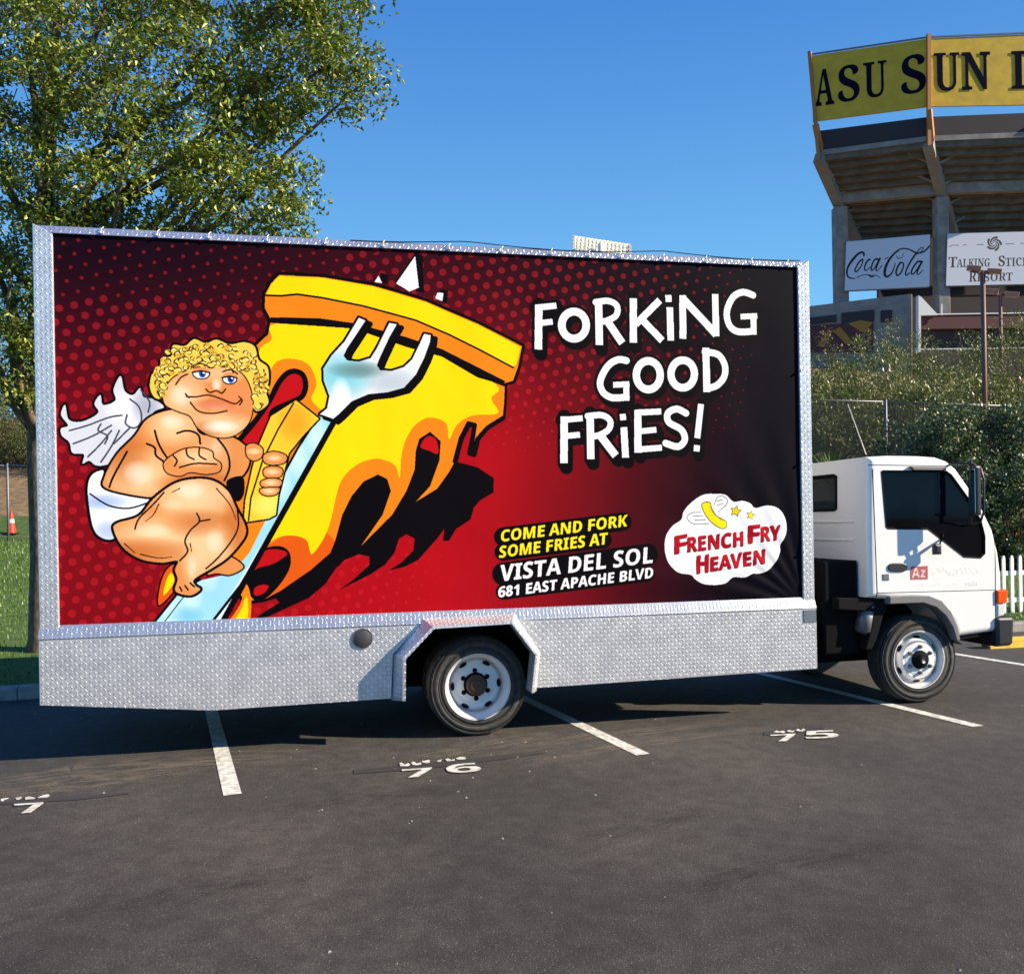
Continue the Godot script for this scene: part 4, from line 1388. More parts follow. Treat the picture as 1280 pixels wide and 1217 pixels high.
# ------------------------------------------------------------------ the printed banner
func build_banner(t: Node3D) -> void:
	var tw := 2048
	var th := 984
	var pr := Print.new(tw, th, Color.BLACK)
	# ground tint: red at the lower middle, near black to the right and the top left
	var gw := 256
	var gh := 123
	var g := Image.create_empty(gw, gh, false, Image.FORMAT_RGB8)
	for y in gh:
		for x in gw:
			var s := (x + 0.5) / gw
			var v := (y + 0.5) / gh
			var r := (0.10 + 0.9 * smoothstep(-0.05, 0.62, v)) * (1.0 - smoothstep(0.46, 0.98, s + (v - 0.6) * 0.06))
			r *= lerpf(0.70, 1.0, smoothstep(0.0, 0.42, s))
			r += 0.16 * (1.0 - smoothstep(0.0, 0.35, absf(s - 0.45)))* (1.0 - v)
			g.set_pixel(x, y, Color(0.035, 0.028, 0.075).lerp(Color(0.68, 0.05, 0.095), clampf(r, 0.0, 1.0)))
	g.resize(tw, th, Image.INTERPOLATE_BILINEAR)
	pr.im = g
	pr.map = func(x: float, y: float) -> Vector2:
		var p := tp(x, y, -0.01)
		return Vector2((p.x - BU0) / (BU1 - BU0) * tw, (BV1 - p.y) / (BV1 - BV0) * th)
	var zero := Vector2.ZERO
	# halftone dots on a turned grid
	for i in range(-20, 90):
		for j in range(-40, 60):
			var q := Vector2(i * 36.0 + (18.0 if j % 2 != 0 else 0.0), j * 31.0).rotated(-0.26)
			if q.x < -20 or q.x > tw + 20 or q.y < -20 or q.y > th + 20:
				continue
			var s := q.x / tw
			var v := q.y / th
			var k := 1.0 - smoothstep(0.62, 0.97, s)
			k *= lerpf(1.0, 1.0 - smoothstep(0.25, 0.6, v), smoothstep(0.25, 0.5, s))
			var r := 9.5 * sqrt(clampf(k, 0.0, 1.0))
			if r < 1.6:
				continue
			var here := g.get_pixel(clampi(int(q.x), 0, tw - 1), clampi(int(q.y), 0, th - 1))
			var c := here.lerp(Color(0.80, 0.12, 0.17), 0.48)
			if s < 0.35 and v < 0.16:
				r *= 0.5
			pr.disc(q, r, r, c)
	var A := Vector2(60, 400)           # crops the outlines were read from: origin and enlargement
	var sa := 3.0433
	var B := Vector2(300, 290)
	var sb := 3.3684
	var D := Vector2(640, 300)
	var sd := 3.2
	var ink := Color(0.045, 0.03, 0.05)
	var yel := Color(0.99, 0.85, 0.05)
	var ora := Color(0.93, 0.52, 0.10)
	var dor := Color(0.88, 0.36, 0.08)
	var red := Color(0.74, 0.07, 0.10)
	var S := func(p: PackedVector2Array) -> PackedVector2Array: return Print.smooth(p, true)
	# --- flaming slice: orange body, yellow heart
	var body := pr.pts([130, 365, 480, 385, 780, 480, 1115, 640, 1112, 720, 1106, 782, 1040, 822, 1000, 870, 985, 935, 968, 930, 990, 830, 985, 812, 962, 808, 930, 870, 905, 965, 880, 1010, 830, 1080, 740, 1135, 800, 1070, 840, 960, 845, 880, 800, 840, 755, 870, 740, 920, 735, 1000, 700, 1090, 640, 1190, 510, 1320, 600, 1190, 635, 1090, 620, 1040, 580, 1020, 520, 1050, 470, 1110, 430, 1190, 400, 1300, 380, 1350, 300, 1420, 170, 1510, 110, 1542, 60, 1550, 20, 1560, -20, 1480, -40, 1300, -60, 900, -30, 560, 60, 485, 118, 430], B, sb)
	pr.stroke(body, 16, ink, true)
	pr.fill(body, ora)
	pr.fill(pr.pts([400, 1300, 380, 1350, 300, 1420, 170, 1510, 110, 1542, 60, 1550, 20, 1480, 100, 1330, 300, 1200], B, sb), dor)
	pr.fill(S.call(pr.pts([150, 385, 480, 402, 780, 492, 1076, 640, 1058, 700, 1086, 762, 980, 772, 915, 810, 880, 872, 868, 805, 800, 780, 740, 810, 700, 870, 680, 940, 672, 1035, 655, 985, 610, 960, 560, 955, 490, 980, 430, 1040, 405, 1110, 390, 1180, 370, 1250, 340, 1310, 300, 1356, 282, 1300, 240, 1280, 180, 1280, 120, 1310, 60, 1400, 100, 1280, 240, 1060, 380, 800, 330, 740, 300, 700, 322, 640, 290, 560, 220, 533, 150, 548, 100, 620, 80, 500, 132, 452], B, sb)), yel)
	# black shadow shapes drawn into the print behind the tongues
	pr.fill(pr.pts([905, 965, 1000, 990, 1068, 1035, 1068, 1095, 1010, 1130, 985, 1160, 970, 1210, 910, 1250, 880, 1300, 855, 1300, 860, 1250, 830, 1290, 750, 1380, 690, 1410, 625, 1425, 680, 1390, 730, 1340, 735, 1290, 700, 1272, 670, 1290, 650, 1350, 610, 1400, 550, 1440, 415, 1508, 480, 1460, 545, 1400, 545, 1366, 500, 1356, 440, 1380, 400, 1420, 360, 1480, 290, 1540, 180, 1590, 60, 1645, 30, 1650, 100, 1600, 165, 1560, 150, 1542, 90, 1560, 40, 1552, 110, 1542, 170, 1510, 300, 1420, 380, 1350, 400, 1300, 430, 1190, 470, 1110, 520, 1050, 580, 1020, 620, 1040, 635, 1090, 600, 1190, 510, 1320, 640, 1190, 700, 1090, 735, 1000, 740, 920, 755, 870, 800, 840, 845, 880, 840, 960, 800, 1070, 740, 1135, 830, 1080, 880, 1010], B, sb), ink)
	pr.fill(S.call(pr.pts([760, 905, 775, 872, 800, 858, 828, 878, 834, 932, 795, 920], B, sb)), red)
	pr.stroke(pr.pts([905, 965, 930, 870, 962, 806, 988, 812, 970, 930, 985, 938, 1000, 872, 1042, 824, 1106, 784], B, sb), 13, ink)
	pr.fill(S.call(pr.pts([20, 1470, 60, 1370, 110, 1330, 170, 1322, 208, 1350, 210, 1410, 170, 1480, 110, 1540, 60, 1550], B, sb)), ink)
	pr.fill(S.call(pr.pts([48, 1428, 66, 1370, 120, 1336, 180, 1340, 196, 1358, 140, 1396, 80, 1412], B, sb)), red)
	pr.fill(S.call(pr.pts([60, 1500, 90, 1485, 120, 1490, 100, 1520, 62, 1530], B, sb)), red)
	# crust
	var crust := pr.pts([165, 180, 350, 190, 560, 225, 780, 290, 1000, 385, 1188, 480, 1170, 570, 1150, 625, 1112, 636, 1000, 592, 850, 505, 700, 458, 480, 395, 330, 372, 130, 368, 104, 320, 105, 262, 130, 215], B, sb)
	# prongs showing above it
	pr.fill(pr.pts([742, 85, 768, 95, 775, 255, 740, 250], B, sb), ink)
	pr.fill(pr.pts([740, 92, 756, 232, 712, 250, 690, 235, 655, 215], B, sb), Color(0.95, 0.95, 0.96))
	pr.stroke(pr.pts([655, 212, 740, 90, 757, 235], B, sb), 5, ink)
	pr.fill(pr.pts([590, 172, 625, 178, 620, 215, 590, 212], B, sb), ink)
	pr.fill(pr.pts([583, 182, 598, 214, 566, 210], B, sb), Color(0.95, 0.95, 0.96))
	pr.fill(pr.pts([842, 240, 876, 245, 872, 300, 842, 290], B, sb), ink)
	pr.fill(pr.pts([832, 254, 857, 256, 852, 290, 822, 278], B, sb), Color(0.95, 0.95, 0.96))
	pr.stroke(crust, 17, ink, true)
	pr.fill(crust, ora)
	pr.fill(pr.pts([165, 184, 350, 193, 560, 228, 780, 294, 1000, 389, 1183, 484, 1163, 560, 1145, 565, 1000, 490, 880, 430, 740, 370, 520, 310, 350, 275, 240, 262, 108, 265, 132, 216], B, sb), yel)
	pr.stroke(pr.pts([105, 265, 170, 268, 240, 261, 350, 277, 520, 311, 740, 371, 880, 431, 1000, 491, 1150, 570], B, sb), 5, ink)
	pr.fill(pr.pts([128, 358, 330, 362, 480, 383, 700, 442, 850, 492, 1118, 628, 1104, 642, 1000, 612, 850, 524, 700, 484, 480, 406, 130, 382], B, sb), ink)
	# --- red loop left of the fork
	var loop := pr.pts([-20, 905, 60, 800, 120, 715, 165, 630, 210, 588, 258, 595, 276, 640, 262, 690, 215, 716, 140, 752, 125, 800, 80, 900, 20, 960], B, sb)
	pr.fill(S.call(loop), red)
	pr.stroke(S.call(loop), 14, ink, true)
	# --- fork
	var handle := pr.pts([398, 520, 420, 526, 300, 737, 273, 786, 184, 786, 222, 741, 247, 726, 290, 716, 312, 690, 332, 650, 350, 604, 372, 560], zero, 1.0)
	pr.fill(handle, Color(0.62, 0.86, 0.93))
	pr.fill(pr.pts([344, 652, 360, 625, 300, 737, 273, 786, 262, 786], zero, 1.0), Color(0.87, 0.95, 0.98))
	for k in 9:
		pr.soft(pr.map.call(lerpf(395, 215, k / 8.0), lerpf(545, 770, k / 8.0)), 34, 60, Color(0.86, 0.96, 1.0, 0.75), handle)
	pr.soft(pr.map.call(232, 770), 50, 30, Color(0.42, 0.74, 0.86, 0.6), handle)
	pr.stroke(pr.pts([346, 655, 300, 732, 258, 786], zero, 1.0), 7, ink)
	pr.stroke(pr.pts([419, 524, 300, 737, 272, 788], zero, 1.0), 15, ink)
	pr.stroke(pr.pts([396, 523, 372, 560, 350, 600], zero, 1.0), 6, ink)
	pr.stroke(pr.pts([184, 788, 222, 741, 250, 724], zero, 1.0), 6, ink)
	pr.stroke(pr.pts([200, 784, 232, 742], zero, 1.0), 2.5, ink)
	var head := pr.pts([500, 360, 528, 372, 490, 430, 450, 490, 436, 520, 450, 540, 500, 545, 550, 530, 575, 490, 600, 440, 628, 382, 660, 388, 630, 440, 590, 525, 576, 560, 590, 582, 640, 584, 690, 568, 725, 535, 752, 480, 775, 428, 803, 434, 800, 462, 775, 530, 740, 600, 690, 655, 620, 674, 540, 682, 470, 712, 420, 762, 392, 786, 336, 766, 366, 742, 376, 690, 352, 625, 350, 575, 385, 520, 440, 460], B, sb)
	var dark_head := PackedVector2Array()
	for p in head:
		dark_head.append(p + Vector2(13, 9))
	pr.fill(dark_head, ink)
	pr.stroke(dark_head, 13, ink, true)
	pr.stroke(head, 12, ink, true)
	pr.fill(head, Color(0.90, 0.92, 0.95))
	pr.soft(pr.map.call(300 + 430 / sb, 290 + 600 / sb), 95, 70, Color(0.45, 0.80, 0.86, 0.9), head)
	pr.soft(pr.map.call(300 + 500 / sb, 290 + 580 / sb), 90, 26, Color(0.40, 0.52, 0.52, 0.8), head)
	pr.soft(pr.map.call(300 + 640 / sb, 290 + 630 / sb), 80, 40, Color(0.70, 0.76, 0.80, 0.7), head)
	pr.soft(pr.map.call(300 + 425 / sb, 290 + 690 / sb), 30, 55, Color(0.97, 0.98, 1.0, 1.0), head)
	# --- golden stick held in the hand
	var fry := pr.pts([235, 708, 332, 785, 262, 860, 205, 930, 185, 1010, 160, 1110, 150, 1190, 120, 1206, 15, 1222, 22, 1130, 50, 1000, 75, 905, 130, 775], B, sb)
	pr.stroke(fry, 9, ink, true)
	pr.fill(fry, Color(0.96, 0.79, 0.20))
	pr.soft(pr.map.call(300 + 230 / sb, 290 + 800 / sb), 50, 60, Color(0.93, 0.62, 0.14, 0.8), fry)
	pr.soft(pr.map.call(300 + 120 / sb, 290 + 1150 / sb), 60, 40, Color(1.0, 0.92, 0.45, 0.8), fry)
	pr.stroke(pr.pts([225, 720, 160, 830, 95, 960, 45, 1120, 35, 1215], B, sb), 4, ink)
	# --- small flame at the lower edge
	var flame := pr.pts([198, 756, 200, 732, 208, 712, 220, 706, 225, 725, 214, 742], zero, 1.0)
	pr.stroke(S.call(flame), 8, ink, true)
	pr.fill(S.call(flame), dor)
	pr.fill(S.call(pr.pts([204, 744, 208, 724, 214, 716, 217, 728], zero, 1.0)), yel)
	pr.fill(S.call(pr.pts([282, 786, 300, 755, 308, 730, 314, 755, 308, 786], zero, 1.0)), ora)
	pr.fill(S.call(pr.pts([288, 787, 302, 760, 308, 745, 310, 765, 303, 787], zero, 1.0)), yel)
	draw_cherub(pr, A, sa, ink)
	draw_words(pr, D, sd, ink)
	# --- the sheet: slightly slack vinyl
	var m := mat(Color.WHITE, 0.5)
	m.metallic_specular = 0.16
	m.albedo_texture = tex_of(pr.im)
	var st := SurfaceTool.new()
	st.begin(Mesh.PRIMITIVE_TRIANGLES)
	st.set_smooth_group(0)
	var nz := FastNoiseLite.new()
	nz.seed = 9
	nz.frequency = 0.9
	nz.fractal_octaves = 3
	var nx := 180
	var ny := 90
	for j in ny + 1:
		for i in nx + 1:
			var s := float(i) / nx
			var v := float(j) / ny
			var u := lerpf(BU0, BU1, s)
			var y := lerpf(BV1, BV0, v)
			var edge := minf(minf(s, 1.0 - s) * 12.0, minf(v, 1.0 - v) * 9.0)
			var z := -0.012 + 0.004 * nz.get_noise_2d(u * 1.2, y * 1.0) * minf(1.0, edge)
			# vertical seams and drag folds towards the lower front corner
			z += 0.0012 * sin(u * 9.5) * minf(1.0, edge)
			var q := Vector2(u - 2.9, y - 0.9)
			var fan := atan2(q.y, -q.x)
			z += 0.005 * sin(fan * 26.0 + q.length() * 1.5) * smoothstep(1.9, 0.4, q.length()) * smoothstep(0.05, 0.35, q.length())
			z += 0.004 * sin(u * 3.3 + y * 7.0) * smoothstep(1.75, 1.1, y) * smoothstep(-1.2, 0.4, u) * smoothstep(2.2, 1.2, u)
			st.set_uv(Vector2(s, v))
			st.add_vertex(Vector3(u, y, z))
	for j in ny:
		for i in nx:
			var a := j * (nx + 1) + i
			for k in [a, a + 1, a + nx + 2, a, a + nx + 2, a + nx + 1]:
				st.add_index(k)
	st.generate_normals()
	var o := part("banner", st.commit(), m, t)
	o.set_meta("label", "red and black printed vinyl banner with a cherub, a fork and white lettering")

func draw_cherub(pr: Print, A: Vector2, sa: float, ink: Color) -> void:
	var S := func(p: PackedVector2Array) -> PackedVector2Array: return Print.smooth(p, true)
	var at_a := func(x: float, y: float) -> Vector2: return pr.map.call(A.x + x / sa, A.y + y / sa)
	var skin := Color(0.89, 0.57, 0.32)
	var light := Color(0.99, 0.82, 0.62)
	var deep := Color(0.74, 0.36, 0.12)
	# wing
	var wing := pr.pts([275, 212, 290, 268, 322, 285, 350, 258, 362, 292, 400, 300, 440, 330, 400, 350, 350, 420, 305, 490, 262, 502, 240, 540, 212, 552, 180, 552, 155, 535, 130, 545, 135, 510, 92, 505, 80, 465, 52, 440, 48, 412, 75, 400, 48, 360, 64, 322, 78, 378, 130, 385, 190, 352, 175, 318, 198, 284, 208, 322, 255, 305, 248, 262], A, sa)
	pr.stroke(S.call(wing), 12, ink, true)
	pr.fill(S.call(wing), Color(0.85, 0.86, 0.90))
	pr.soft(at_a.call(300, 340), 60, 60, Color(0.97, 0.97, 1.0, 0.9), S.call(wing))
	pr.soft(at_a.call(370, 330), 40, 50, Color(0.66, 0.68, 0.76, 0.9), S.call(wing))
	for l in [[80, 420, 150, 400, 230, 370, 280, 362], [95, 470, 170, 440, 240, 400], [150, 520, 200, 470, 240, 420], [200, 540, 240, 480, 270, 420], [200, 395, 190, 420, 225, 440, 215, 470], [300, 360, 295, 395, 330, 410, 355, 380, 345, 330, 310, 300], [250, 470, 290, 430, 310, 410], [352, 265, 385, 310, 380, 350]]:
		pr.stroke(Print.smooth(pr.pts(l, A, sa), false), 4, Color(0.25, 0.25, 0.32))
	# cloth
	var cloth := pr.pts([165, 590, 210, 572, 200, 618, 222, 642, 300, 660, 380, 672, 415, 690, 340, 760, 262, 772, 250, 830, 200, 826, 168, 780, 150, 650], A, sa)
	pr.stroke(S.call(cloth), 14, ink, true)
	pr.fill(S.call(cloth), Color(0.95, 0.96, 0.99))
	pr.soft(at_a.call(200, 690), 70, 22, Color(0.55, 0.68, 0.88, 0.7), S.call(cloth))
	pr.soft(at_a.call(225, 800), 40, 30, Color(0.60, 0.70, 0.88, 0.6), S.call(cloth))
	pr.stroke(Print.smooth(pr.pts([158, 660, 230, 705, 310, 715, 390, 690], A, sa), false), 4, ink)
	# torso
	var torso := pr.pts([430, 350, 500, 340, 545, 362, 575, 430, 640, 440, 700, 445, 755, 485, 765, 540, 740, 590, 690, 610, 660, 645, 560, 640, 430, 665, 370, 672, 222, 640, 215, 595, 262, 510, 330, 440, 372, 380], A, sa)
	torso = S.call(torso)
	pr.stroke(torso, 11, ink, true)
	pr.fill(torso, skin)
	pr.soft(at_a.call(350, 590), 95, 75, Color(light, 0.95), torso)
	pr.soft(at_a.call(480, 400), 80, 60, Color(light, 0.9), torso)
	pr.soft(at_a.call(620, 500), 60, 60, Color(light, 0.5), torso)
	pr.soft(at_a.call(300, 520), 60, 80, Color(deep, 0.55), torso)
	pr.soft(at_a.call(560, 620), 110, 35, Color(deep, 0.6), torso)
	# far leg and foot
	var foot2 := pr.pts([610, 945, 640, 915, 690, 900, 738, 930, 735, 948, 690, 968, 640, 962, 608, 968], A, sa)
	pr.stroke(S.call(foot2), 8, ink, true)
	pr.fill(S.call(foot2), skin)
	# near leg
	var leg := pr.pts([345, 745, 400, 680, 480, 622, 560, 604, 630, 612, 685, 652, 715, 715, 745, 770, 752, 810, 730, 850, 680, 905, 620, 945, 555, 985, 560, 1010, 578, 1024, 545, 1046, 500, 1040, 482, 1024, 492, 985, 482, 950, 492, 915, 430, 922, 350, 908, 285, 865, 250, 800, 262, 772], A, sa)
	leg = S.call(leg)
	pr.stroke(leg, 13, ink, true)
	pr.fill(leg, skin)
	pr.soft(at_a.call(560, 670), 120, 70, Color(light, 1.0), leg)
	pr.soft(at_a.call(420, 830), 150, 70, Color(light, 0.9), leg)
	pr.soft(at_a.call(620, 860), 70, 80, Color(light, 0.95), leg)
	pr.soft(at_a.call(560, 920), 40, 80, Color(light, 0.8), leg)
	pr.soft(at_a.call(330, 880), 150, 40, Color(deep, 0.7), leg)
	pr.soft(at_a.call(560, 770), 90, 40, Color(deep, 0.45), leg)
	pr.soft(at_a.call(715, 780), 40, 90, Color(deep, 0.5), leg)
	for l in [[330, 795, 345, 755, 400, 700, 440, 655], [565, 735, 575, 765, 540, 800, 520, 840, 530, 880, 500, 915], [575, 765, 615, 758], [720, 720, 722, 790, 690, 850, 640, 910, 600, 945], [540, 1000, 556, 1014], [520, 1010, 532, 1026], [500, 1015, 508, 1030], [590, 1, 590, 1]]:
		pr.stroke(Print.smooth(pr.pts(l, A, sa), false), 4, ink)
	var hot := Color(1.0, 0.96, 0.90)
	for h in [[540, 645, 42, 26, 0.9], [400, 800, 50, 20, 0.7], [632, 840, 26, 34, 0.8], [545, 940, 14, 36, 0.7], [470, 700, 30, 16, 0.5]]:
		pr.soft(at_a.call(h[0], h[1]), h[2], h[3], Color(hot, h[4] * 0.6), leg)
	for h in [[340, 580, 40, 34, 0.9], [470, 385, 34, 22, 0.8], [640, 480, 18, 26, 0.5]]:
		pr.soft(at_a.call(h[0], h[1]), h[2], h[3], Color(hot, h[4] * 0.7), torso)
	for l in [[350, 890, 420, 905, 470, 900], [290, 850, 330, 885], [640, 640, 690, 700, 715, 760], [420, 700, 400, 740, 370, 765], [540, 850, 545, 880], [500, 640, 470, 655]]:
		pr.stroke(Print.smooth(pr.pts(l, A, sa), false), 3, ink, false, true, 1.6)
	# arm across the chest with the hand
	for l in [[375, 470, 405, 485, 410, 515, 440, 540, 450, 575], [405, 420, 420, 470, 450, 520, 480, 545], [490, 430, 530, 420, 570, 435, 578, 470], [640, 445, 680, 500, 690, 560, 670, 610], [232, 635, 250, 590, 300, 500]]:
		pr.stroke(Print.smooth(pr.pts(l, A, sa), false), 5, ink)
	var hand := S.call(pr.pts([440, 545, 470, 515, 520, 490, 580, 486, 622, 500, 628, 525, 655, 545, 650, 575, 600, 585, 540, 578, 500, 592, 452, 580], A, sa))
	pr.stroke(hand, 6, ink, true)
	pr.fill(hand, skin)
	pr.soft(at_a.call(570, 520), 70, 30, Color(light, 0.9), hand)
	for l in [[475, 515, 490, 535, 480, 555], [525, 490, 530, 515, 555, 530], [575, 488, 575, 515, 600, 530], [500, 560, 560, 545, 640, 548]]:
		pr.stroke(Print.smooth(pr.pts(l, A, sa), false), 4, ink)
	# hand gripping the stick: four fingers and a thumb
	for f in [[755, 478, 785, 470, 815, 488, 810, 522, 780, 534, 756, 515], [822, 512, 860, 500, 905, 515, 898, 542, 850, 550, 822, 538], [822, 566, 855, 556, 890, 566, 884, 594, 845, 600, 822, 590], [812, 612, 850, 602, 886, 610, 880, 632, 840, 636, 812, 630], [808, 642, 845, 638, 880, 640, 868, 662, 835, 668, 810, 658]]:
		var fg: PackedVector2Array = S.call(pr.pts(f, A, sa))
		pr.stroke(fg, 6, ink, true)
		pr.fill(fg, skin)
		var c := Vector2.ZERO
		for p in fg:
			c += p / fg.size()
		pr.soft(c - Vector2(0, 2), 22, 10, Color(light, 1.0), fg)
	pr.fill(S.call(pr.pts([680, 610, 740, 595, 745, 660, 720, 690, 690, 655], A, sa)), ink)
	# head: hair, face
	var hair := pr.pts([420, 300, 388, 262, 395, 205, 425, 195, 430, 150, 470, 135, 475, 95, 520, 98, 555, 72, 600, 88, 640, 74, 690, 92, 745, 84, 785, 100, 800, 150, 835, 180, 838, 235, 828, 270, 838, 315, 800, 345, 775, 330, 700, 260, 500, 260], A, sa)
	hair = S.call(hair)
	pr.stroke(hair, 12, ink, true)
	pr.fill(hair, Color(0.93, 0.80, 0.32))
	var face := S.call(pr.pts([445, 320, 440, 275, 470, 225, 520, 195, 570, 180, 640, 178, 715, 190, 758, 235, 778, 310, 768, 380, 730, 425, 680, 446, 620, 440, 570, 410, 540, 365, 490, 345], A, sa))
	pr.stroke(face, 6, ink, true)
	pr.fill(face, skin)
	pr.soft(at_a.call(510, 290), 70, 70, Color(light, 0.9), face)
	pr.soft(at_a.call(650, 400), 100, 45, Color(light, 1.0), face)
	pr.soft(at_a.call(720, 310), 45, 50, Color(0.92, 0.55, 0.36, 0.7), face)
	pr.soft(at_a.call(640, 200), 90, 30, Color(light, 0.7), face)
	pr.soft(at_a.call(590, 420), 50, 30, Color(deep, 0.5), face)
	# curls over the brow and at the sides
	var r := RandomNumberGenerator.new()
	r.seed = 12
	for n in 130:
		var k := n % 46
		var base: Vector2
		if k < 10:
			base = Vector2(lerpf(410, 440, r.randf()), lerpf(180, 290, r.randf()))
		elif k < 36:
			base = Vector2(lerpf(440, 780, (k - 10) / 25.0), lerpf(92, 178, r.randf()) + absf((k - 10) / 25.0 - 0.5) * 50.0)
		else:
			base = Vector2(lerpf(785, 825, r.randf()), lerpf(180, 330, r.randf()))
		var c: Vector2 = at_a.call(base.x, base.y)
		var rad := r.randf_range(7, 12)
		var a0 := r.randf() * TAU
		pr.disc(c, rad, rad * 0.85, Color(0.95, 0.82, 0.34) if n % 3 else Color(0.86, 0.68, 0.22))
		var arc := PackedVector2Array()
		var gl := PackedVector2Array()
		for e in 8:
			var t := a0 + e * 0.62
			arc.append(c + Vector2(cos(t), sin(t) * 0.85) * (rad * (1.0 - e * 0.06)))
			if e > 1 and e < 5:
				gl.append(c + Vector2(cos(t), sin(t) * 0.85) * rad * 0.55)
		pr.stroke(arc, 3.4, Color(0.16, 0.10, 0.04), false, true, 1.6)
		pr.stroke(gl, 3.0, Color(1.0, 0.95, 0.66))
	# simple features
	for e in [[582, 203, 27, 18], [690, 223, 23, 17]]:
		var c: Vector2 = at_a.call(e[0], e[1])
		var k := 349.0 / 165.0 / sa * 1.03
		pr.disc(c, e[2] * k + 3, e[3] * k + 3, ink)
		pr.disc(c, e[2] * k, e[3] * k, Color(0.95, 0.96, 0.98))
		pr.disc(c + Vector2(3, 0), 12 * k, 15 * k, Color(0.16, 0.33, 0.72))
		pr.disc(c + Vector2(3, 0), 6 * k, 8 * k, ink)
		pr.disc(c + Vector2(6, -2), 4 * k, 4 * k, Color.WHITE)
		var lid := PackedVector2Array()
		for q in 11:
			var t := PI + PI * q / 10.0
			lid.append(c + Vector2(cos(t) * (e[2] * k + 3), sin(t) * (e[3] * k + 4)))
		lid.append(c + Vector2(e[2] * k + 2, -e[3] * k * 0.25))
		lid.append(c + Vector2(0, -e[3] * k * 0.55))
		lid.append(c + Vector2(-e[2] * k - 2, -e[3] * k * 0.25))
		pr.fill(lid, skin)
		pr.stroke(PackedVector2Array([c + Vector2(-e[2] * k - 2, -e[3] * k * 0.2), c + Vector2(0, -e[3] * k * 0.55), c + Vector2(e[2] * k + 2, -e[3] * k * 0.2)]), 4, ink)
	for h in [[655, 405, 50, 18, 0.9], [505, 285, 28, 30, 0.6], [640, 245, 14, 18, 0.8], [640, 325, 36, 12, 0.5]]:
		pr.soft(at_a.call(h[0], h[1]), h[2], h[3], Color(1.0, 0.96, 0.90, h[4]), face)
	pr.soft(at_a.call(630, 318), 60, 16, Color(0.86, 0.42, 0.30, 0.7), face)
	for l in [[545, 178, 580, 165, 615, 180], [665, 196, 695, 188, 720, 205], [600, 262, 615, 275, 640, 268, 660, 278, 675, 262], [525, 290, 560, 292, 610, 285, 660, 300, 710, 318, 735, 300], [540, 312, 570, 345, 620, 355, 680, 345], [485, 245, 505, 218, 530, 205], [725, 290, 738, 305, 728, 322], [522, 280, 535, 295]]:
		pr.stroke(Print.smooth(pr.pts(l, A, sa), false), 4, Color(0.30, 0.10, 0.05))

